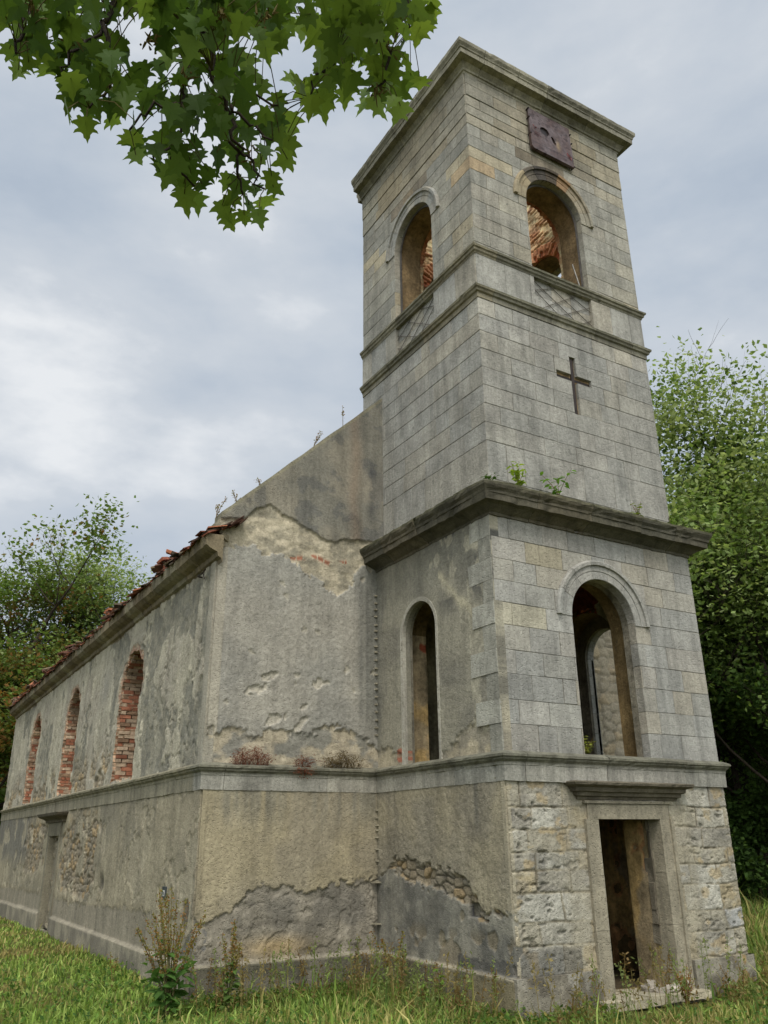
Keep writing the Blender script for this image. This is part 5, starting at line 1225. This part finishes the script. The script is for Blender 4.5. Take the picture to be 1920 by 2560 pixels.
# dry growth along the belt ledge
for i, (x0, x1, lab, c, h, n) in enumerate(((-2.5, -1.95, 'dense reddish brown dry tuft at the left of the belt ledge', (132, 84, 66), .34, 90), (-1.5, -1.25, 'drooping rust coloured weed hanging over the belt ledge', (120, 74, 54), .22, 60), (-1.0, -.35, 'brown and green tuft at the right of the belt ledge', (104, 88, 56), .3, 90))):
    rt = empty('ledge_weed', ((x0+x1)/2, TD-.07, 1.98)); tag(rt, lab, 'plant', 'dry weeds on the belt ledge'); ms = MB(); rn = np.random.default_rng(520+i); SPt = []
    for k in range(n):
        x = rn.uniform(x0, x1); hh_ = h*rn.uniform(.3, 1)*(1-.5*abs((x-(x0+x1)/2)/((x1-x0)/2))); out_ = rn.uniform(-.02, .12); dr = (-1 if (i == 1 and k % 2) else 1)
        P = [(x+rn.normal(0, .02)*t*4, TD-.07-out_*t-(.05*t if dr < 0 else 0), 1.97+hh_*dr*t*(1 if dr > 0 else .9)) for t in (0, .4, .8, 1)]; ms.tube(P, [.004, .003, .002, .002], lin(c)*rn.uniform(.6, 1.2), 3)
        for q in range(5): SPt.append(np.array(P[2])+rn.normal(0, .03, 3))
    ms.build('stem', M_BARK, rt); SPt = np.array(SPt); Vq, Fq, _ = leaf_quads(SPt, rn.uniform(.012, .03, len(SPt)), rn, asp=.7)
    link('foliage', fast_mesh('foliage', Vq, [Fq], np.repeat(lin(c)*rn.uniform(.6, 1.4, len(SPt))[:, None], 4, axis=0)), M_LEAF, rt)
# airy sprigs on the gable slope
for i, (x, h, lab) in enumerate(((-.62, .45, 'tall single sprig highest on the gable slope'), (-1.22, .33, 'forked thin sprig midway up the gable slope'), (-2.95, .42, 'spreading thin sprig at the foot of the gable slope'), (-2.62, .22, 'small sprig near the foot of the gable slope'), (-2.2, .16, 'tiny sprig low on the gable slope'))):
    plant('gable_sprig', (x, TD+.15, 8.72+.97*x), lab, 'plant', h, 3 if i else 1, 2, .03, (138, 128, 96), (128, 112, 88), .45 if i else .15, True, 530+i, 'dry sprigs on the gable slope')
gtp = np.random.default_rng(3); msg = MB(); rt = empty('roof_grass', (-NL+.1, 16, 5.5)); tag(rt, 'tall straw coloured grass growing on top of the far eaves', 'plant')
for k in range(260):
    y = gtp.normal(17.0, 1.3); x = -NL+gtp.uniform(.1, .6); h = gtp.uniform(.3, .8); msg.tube([(x, y, 5.48), (x+gtp.normal(0, .05), y+gtp.normal(0, .05), 5.48+h*.6), (x+gtp.normal(0, .14), y+gtp.normal(0, .14), 5.48+h)], [.010, .008, .004], lin((176, 164, 100))*gtp.uniform(.7, 1.1), 3)
msg.build('blade', M_GRASS, rt)

# ================================================================== trees
def make_tree(name, base, h, label, cat, lcols, seed, crown_r=4., leaf=.14, nleaf=26000, trunk_r=.22, lean=(0, 0), first=.3, spread=.7, levels=5, clump=.45, bark=(62, 54, 44), group=None, upw=.25, low=.0, keep=.40):
    rn = np.random.default_rng(seed); base = np.array(base, float); root = empty(name, tuple(base)); tag(root, label, cat, group)
    mb = MB(); tips = []; bc = lin(bark)
    def grow_(p, d, L0, r, lev):
        n = 5; P = [p]; dd = d.copy()
        for k in range(n):
            dd = dd+rn.normal(0, .13 if lev else .05, 3); dd[2] += upw*.12*lev; dd /= np.linalg.norm(dd); P.append(P[-1]+dd*L0/n)
        P = np.array(P); r1 = r*(.62 if lev < 2 else .5); mb.tube(P, np.linspace(r, r1, n+1), bc*rn.uniform(.85, 1.1), 7 if lev < 2 else (5 if lev < 4 else 3))
        if lev >= levels-2:
            for k in range(1, n+1): tips.append((P[k], dd, lev))
        if lev >= levels: return
        nb = 3 if lev else 5
        for k in range(nb+rn.integers(0, 2)):
            t = rn.uniform(.35, 1) if lev else rn.uniform(first, 1.); j = t*n; j0 = int(min(j, n-1)); q = P[j0]+(P[j0+1]-P[j0])*(j-j0)
            az = rn.uniform(0, 6.28) if lev else k*2.4+rn.uniform(-.4, .4)
            side = np.array([math.cos(az), math.sin(az), 0]); e = dd*(1-spread)+side*spread+np.array([0, 0, upw]); e /= np.linalg.norm(e)
            grow_(q, e, L0*rn.uniform(.58, .8)*(1 if lev else .72), max(r1*rn.uniform(.55, .8), .008), lev+1)
        if lev: grow_(P[-1], dd, L0*.7, r1*.9, lev+1)
        else: grow_(P[-1], dd, L0*.55, r1*.9, 1)
    d0 = np.array([lean[0], lean[1], 1.]); d0 /= np.linalg.norm(d0)
    grow_(base-np.array([0, 0, .3]), d0, h*.52, trunk_r, 0)
    T = np.array([t[0] for t in tips]); D = np.array([t[1] for t in tips])
    fz = h/(np.sort(T[:, 2])[-12]-base[2]); fs = np.array([max(fz, .75), max(fz, .75), fz]); T = base+(T-base)*fs
    mb.V = [base+(v-base)*fs for v in mb.V]; mb.build('trunk', M_BARK, root, True)
    # drop some clumps so the sky shows between them
    key = fbm(T[:, 0]*.55+seed, T[:, 2]*.55+T[:, 1]*.4, 3, seed); ok = key > keep; T, D = T[ok], D[ok]
    k = rn.integers(0, len(T), nleaf); P = T[k]+rn.normal(0, clump*.5, (nleaf, 3))*np.array([1, 1, .7]); P = P[P[:, 2] > base[2]+low]
    nl = len(P); s = leaf*rn.uniform(.6, 1.3, nl); V, F, _ = leaf_quads(P, s, rn, up=.5, asp=.62)
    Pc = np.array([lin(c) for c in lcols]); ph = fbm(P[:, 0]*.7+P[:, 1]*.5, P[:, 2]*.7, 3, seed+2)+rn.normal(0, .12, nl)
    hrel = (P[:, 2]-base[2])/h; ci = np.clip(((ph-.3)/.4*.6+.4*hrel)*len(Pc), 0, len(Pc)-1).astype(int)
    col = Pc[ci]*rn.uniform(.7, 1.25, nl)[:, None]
    link('crown', fast_mesh('crown', V, [F], np.repeat(col, 4, axis=0)), M_LEAF, root)
    return root
GRN = ((56, 78, 38), (72, 98, 46), (92, 118, 58), (116, 138, 74))
LOC = ((92, 114, 60), (118, 142, 76), (144, 164, 100), (168, 182, 126))
CHE = ((132, 100, 54), (118, 108, 54), (100, 112, 54), (104, 130, 60), (122, 144, 72))
def ray_pt(u, dist, z=None):
    d = ray(u, 2000); d = d/np.hypot(d[0], d[1]); p = CAM+d*dist; return (float(p[0]), float(p[1]), float(gz(p[0], p[1])))
TG = 'trees behind the church on the right'
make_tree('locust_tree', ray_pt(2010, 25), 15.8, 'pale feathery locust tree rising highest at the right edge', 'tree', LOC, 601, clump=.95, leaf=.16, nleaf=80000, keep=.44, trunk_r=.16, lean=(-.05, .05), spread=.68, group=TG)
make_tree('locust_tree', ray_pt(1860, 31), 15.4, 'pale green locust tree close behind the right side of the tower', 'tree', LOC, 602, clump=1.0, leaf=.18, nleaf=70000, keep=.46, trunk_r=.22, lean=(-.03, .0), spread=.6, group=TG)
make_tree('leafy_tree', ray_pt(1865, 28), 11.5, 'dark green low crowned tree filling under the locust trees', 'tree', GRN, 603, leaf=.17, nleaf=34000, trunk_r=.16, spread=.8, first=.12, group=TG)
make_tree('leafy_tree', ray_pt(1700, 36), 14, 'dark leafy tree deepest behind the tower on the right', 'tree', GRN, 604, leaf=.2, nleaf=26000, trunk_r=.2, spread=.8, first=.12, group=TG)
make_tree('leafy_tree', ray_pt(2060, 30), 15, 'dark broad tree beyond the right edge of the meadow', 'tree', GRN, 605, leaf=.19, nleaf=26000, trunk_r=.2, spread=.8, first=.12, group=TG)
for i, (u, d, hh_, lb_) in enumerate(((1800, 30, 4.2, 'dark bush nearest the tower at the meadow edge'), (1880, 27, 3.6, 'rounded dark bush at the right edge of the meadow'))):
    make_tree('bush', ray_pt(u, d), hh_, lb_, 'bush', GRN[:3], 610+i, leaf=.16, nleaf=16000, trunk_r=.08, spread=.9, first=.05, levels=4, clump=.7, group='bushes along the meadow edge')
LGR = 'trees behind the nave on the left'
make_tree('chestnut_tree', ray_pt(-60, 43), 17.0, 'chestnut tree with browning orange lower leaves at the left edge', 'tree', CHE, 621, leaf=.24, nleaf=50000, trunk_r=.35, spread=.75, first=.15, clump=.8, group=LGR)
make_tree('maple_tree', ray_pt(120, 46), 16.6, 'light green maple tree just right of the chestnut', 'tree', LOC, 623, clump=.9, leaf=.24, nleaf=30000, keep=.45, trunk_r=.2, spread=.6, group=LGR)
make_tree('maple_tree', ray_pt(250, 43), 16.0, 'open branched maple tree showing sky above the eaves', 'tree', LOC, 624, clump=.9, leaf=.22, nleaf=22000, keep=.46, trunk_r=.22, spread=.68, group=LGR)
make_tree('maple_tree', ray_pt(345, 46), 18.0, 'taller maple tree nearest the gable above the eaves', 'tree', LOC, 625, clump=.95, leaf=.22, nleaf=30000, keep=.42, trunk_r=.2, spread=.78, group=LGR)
# far wood closing the horizon
rn = np.random.default_rng(9); n = 60000; th = rn.uniform(-1.3, 1.6, n); rr = rn.uniform(52, 75, n); X = CAM[0]+rr*np.sin(YAW+th-.1); Y = CAM[1]+rr*np.cos(YAW+th-.1); top = 5+5*fbm(th*9, th*0, 4, 12)
Zf = gz(X, Y)+top*rn.random(n)**.8; V, F, _ = leaf_quads(np.stack([X, Y, Zf], -1), rn.uniform(.5, 1.1, n), rn, asp=.8); Pc = np.array([lin(c) for c in GRN])
tag(link('far_wood', fast_mesh('far_wood', V, [F], np.repeat(Pc[rn.integers(0, 4, n)]*rn.uniform(.6, 1.1, n)[:, None], 4, axis=0)), M_LEAF), 'dark far wood closing the horizon behind the meadow', 'wood', kind='stuff')

# ================================================================== overhanging maple
MZ = .6751
def zpt(x, y): return (x*MZ, y*MZ)
mt_ = empty('overhanging_maple', (-11.2, -9.4, float(gz(-11.2, -9.4)))); tag(mt_, 'overhanging maple tree whose leafy boughs hang in the upper left sky', 'tree')
polyA = [(-40, -80), (-40, 60), (80, 130), (40, 180), (15, 195), (60, 270), (150, 240), (155, 295), (240, 330), (235, 400), (245, 455), (340, 490), (380, 440), (440, 470), (470, 545), (520, 600), (560, 640), (600, 670), (640, 705), (680, 755), (740, 760), (770, 700), (810, 650), (830, 690), (840, 760), (815, 815), (850, 840), (900, 830), (975, 820), (960, 775), (1010, 770), (1030, 705), (1005, 640), (960, 600), (1045, 600), (1060, 555), (1065, 500), (1070, 440), (1035, 360), (1000, 355), (960, 310), (925, 235), (870, 200), (700, 190), (560, 235), (500, 170), (450, 60), (500, 10), (510, -80)]
polyB = [(480, -80), (520, 60), (560, 110), (560, 200), (620, 230), (700, 200), (870, 195), (860, 130), (900, 140), (950, 190), (1010, 210), (1045, 190), (1100, 140), (1130, 110), (1160, 150), (1200, 200), (1135, 245), (1070, 290), (1115, 350), (1135, 430), (1160, 440), (1210, 395), (1270, 370), (1320, 405), (1390, 385), (1420, 425), (1475, 425), (1500, 365), (1565, 315), (1535, 240), (1500, 195), (1550, 130), (1600, 75), (1625, 65), (1600, 20), (1540, -80)]
def inpoly(P, x, y):
    c = False; j = len(P)-1
    for i in range(len(P)):
        if (P[i][1] > y) != (P[j][1] > y) and x < (P[j][0]-P[i][0])*(y-P[i][1])/(P[j][1]-P[i][1])+P[i][0]: c = not c
        j = i
    return c
skyholes = [(470, 110, 45), (540, 215, 30), (900, 170, 35), (590, 420, 22), (1100, 210, 60), (560, 500, 20), (690, 500, 16), (780, 540, 16), (300, 60, 14), (480, 290, 14), (1330, 270, 18), (880, 640, 18), (970, 370, 14), (560, 150, 18)]
rn = np.random.default_rng(77)
OUT = [(0, 0), (.10, .02), (.20, -.06), (.30, -.02), (.27, .10), (.42, .13), (.56, .22), (.44, .27), (.34, .33), (.28, .42), (.40, .50), (.46, .62), (.33, .60), (.22, .60), (.13, .68), (.12, .80), (.05, .90), (0, 1.04)]
OUTL = OUT+[(-x, y) for x, y in OUT[-2:0:-1]]
no = len(OUTL)
twigs = [  # bough axes in photo zoom coordinates with distance
    [(760, -260, 3.6), (750, -60, 3.3), (760, 120, 3.1), (790, 260, 3.0), (850, 400, 2.95), (865, 520, 2.9), (880, 640, 2.9), (900, 720, 2.9)],
    [(420, -260, 3.5), (430, -20, 3.2), (400, 110, 3.1), (385, 240, 3.0), (400, 330, 2.95), (330, 400, 2.9)],
    [(760, 120, 3.1), (690, 250, 3.05), (680, 400, 3.0), (660, 520, 2.95), (640, 620, 2.9), (720, 690, 2.9)],
    [(1000, -280, 3.7), (960, -60, 3.4), (980, 80, 3.25)],
    [(1400, -280, 3.8), (1390, -40, 3.5), (1395, 120, 3.4), (1440, 230, 3.35), (1400, 320, 3.3)],
    [(1500, -260, 3.9), (1510, 0, 3.6), (1520, 110, 3.5)],
    [(1395, 120, 3.4), (1280, 180, 3.35), (1170, 280, 3.3), (1160, 380, 3.25)],
    [(200, -260, 3.4), (120, -20, 3.1), (90, 120, 3.0), (60, 200, 2.95)],
    [(400, 110, 3.1), (250, 200, 3.0), (230, 300, 2.95)],
    [(850, 400, 2.95), (940, 470, 2.95), (1010, 520, 2.9)], [(790, 260, 3.), (900, 290, 3.), (1030, 390, 2.95)], [(865, 520, 2.9), (930, 600, 2.9), (980, 700, 2.85)],
    [(680, 400, 3.), (560, 380, 3.), (480, 480, 2.95)], [(660, 520, 2.95), (570, 590, 2.9)]]
TWP = []
boughs = MB(); BK = lin((58, 50, 40))
for q in twigs:
    P = [at(*zpt(x, y), d) for x, y, d in q]; Pf = []
    for i in range(len(P)-1):
        for k in range(4): Pf.append(P[i]+(P[i+1]-P[i])*k/4+rn.normal(0, .008, 3))
    Pf.append(P[-1]); Pf = np.array(Pf); r0 = .012 if q[0][1] < -100 else .006
    boughs.tube(Pf, np.linspace(r0, .0035, len(Pf)), BK, 5); TWP += list(Pf)
# main limbs joining them to the trunk (outside the frame)
tb = np.array([-11.2, -9.4, float(gz(-11.2, -9.4))-.2]); crown0 = tb+np.array([.3, .2, 4.2])
tr = MB(); tr.tube([tb, tb+np.array([.05, .05, 1.5]), tb+np.array([.15, .1, 3.]), crown0], [.28, .24, .21, .17], lin((92, 84, 70)), 12)
tr.tube([crown0, crown0+np.array([-.3, -.4, 1.8]), crown0+np.array([-.5, -.2, 4.])], [.15, .1, .05], lin((92, 84, 70)), 8)
limb = [crown0]
heads = [at(*zpt(q[0][0], q[0][1]), q[0][2]) for q in twigs if q[0][1] < -100]; heads.sort(key=lambda p: p[0])
main = [crown0, crown0+(heads[0]-crown0)*.5+np.array([0, 0, .5])]+[h+np.array([-.05, -.1, .25]) for h in heads]
boughs.tube(main, np.linspace(.11, .025, len(main)), BK, 8)
for h in heads: boughs.tube([h+np.array([-.05, -.1, .25]), h], [.02, .012], BK, 5)
tr.build('trunk', M_BARK, mt_, True); boughs.build('bough', M_BARK, mt_, True)
TWP = np.array(TWP)
pts = []
def try_fill(poly, n, dmin, jit=0):
    c = 0; xs_ = [p[0] for p in poly]; ys_ = [p[1] for p in poly]
    for _ in range(n):
        x = rn.uniform(min(xs_), max(xs_)); y = rn.uniform(min(ys_), max(ys_))
        if not inpoly(poly, x, y): continue
        if any((x-a)**2+(y-b)**2 < (r+26)**2 for a, b, r in skyholes): continue
        if any((x-p[0])**2+(y-p[1])**2 < dmin*dmin for p in pts): continue
        pts.append((x, y))
def shrink(poly, s):
    return poly
try_fill(polyA, 9000, 42); try_fill(polyB, 8000, 42)
V = []; F = []; C = []; n0 = 0; pet = MB()
cA = (600, 200)
def edge_dist(poly, x, y):
    best = 1e9
    for i in range(len(poly)):
        ax, ay = poly[i]; bx, by = poly[(i+1) % len(poly)]; dx, dy = bx-ax, by-ay; t = max(0, min(1, ((x-ax)*dx+(y-ay)*dy)/(dx*dx+dy*dy+1e-9))); best = min(best, math.hypot(x-ax-t*dx, y-ay-t*dy))
    return best
right_ = RB[0]; upv = RB[1]
layers = [(0., 1.)]
extra = [(x+rn.normal(0, 22), y+rn.normal(0, 22)-12) for x, y in pts for _ in range(1) if rn.random() < .12 and min(edge_dist(polyA, x, y) if inpoly(polyA, x, y) else 0, 999) > 60 or (inpoly(polyB, x, y) and edge_dist(polyB, x, y) > 60)]
for (x, y) in pts+extra:
    ed = max(edge_dist(polyA, x, y) if inpoly(polyA, x, y) else 0, edge_dist(polyB, x, y) if inpoly(polyB, x, y) else 0)
    dist = 2.85+rn.uniform(-.12, .5)+(.35 if x > 1050 else 0); s = rn.uniform(.06, .104)*(dist/3.); 
    p = at(*zpt(x, y), dist); vd = ray(*zpt(x, y))
    down = np.array([0, 0, -1.])-vd*np.dot([0, 0, -1.], vd); down /= np.linalg.norm(down)
    side = np.cross(vd, down); ang = rn.normal(0, .55); tip = down*math.cos(ang)+side*math.sin(ang)
    tip = tip+vd*rn.normal(0, .6); tip /= np.linalg.norm(tip)
    nrm = -vd+rn.normal(0, .5, 3)+np.array([0, 0, -.2]); wd = np.cross(nrm, tip); wd /= np.linalg.norm(wd); nrm = np.cross(tip, wd)
    base = p-tip*s*.5; curl = rn.uniform(-.25, .1); fold = rn.uniform(.05, .35)
    for ox, oy in OUTL:
        ox2 = ox*(1+rn.normal(0, .05)); oy2 = oy*(1+rn.normal(0, .02)); V.append(base+wd*ox2*s*1.0+tip*oy2*s+nrm*(fold*abs(ox)*s*.6+curl*s*(oy2-.3)**2))
    V.append(base+tip*.3*s)
    for i in range(no): F.append((n0+no, n0+i, n0+(i+1) % no))
    n0 += no+1
    bright = (.5 if ed < 28 else 0)+(.35 if x > 1050 else 0)+rn.uniform(-.15, .25); bright = min(max(bright, 0), 1)  # rim leaves get a lighter colour, imitating light shining through
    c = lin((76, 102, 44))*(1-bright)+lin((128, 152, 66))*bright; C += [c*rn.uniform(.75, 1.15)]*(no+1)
    j = np.argmin(np.linalg.norm(TWP-base, axis=1)); q = TWP[j]
    if np.linalg.norm(q-base) < .35: pet.tube([base+tip*.02, (base+q)/2+np.array([0, 0, .015]), q], .0018, lin((92, 84, 44)), 3)
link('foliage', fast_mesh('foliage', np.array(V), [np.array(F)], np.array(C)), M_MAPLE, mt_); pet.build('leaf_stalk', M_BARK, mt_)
# clusters of winged seeds
for x, y in ((250, 130), (390, 260), (680, 290), (985, 60), (1400, 340), (920, 570), (120, 20), (1420, 185), (560, 160), (830, 60), (400, 270)):
    sk = MB()
    for k in range(14):
        p = at(*zpt(x+rn.normal(0, 16), y+rn.normal(0, 16)), 2.95+(.4 if x > 1050 else 0)+rn.uniform(-.05, .05)); d = rn.normal(size=3)*.016; sk.tube([p, p+d*.5, p+d], [.004, .0035, .001], lin((120, 108, 60)), 4)
    sk.build('seed_cluster', M_LEAF, mt_)
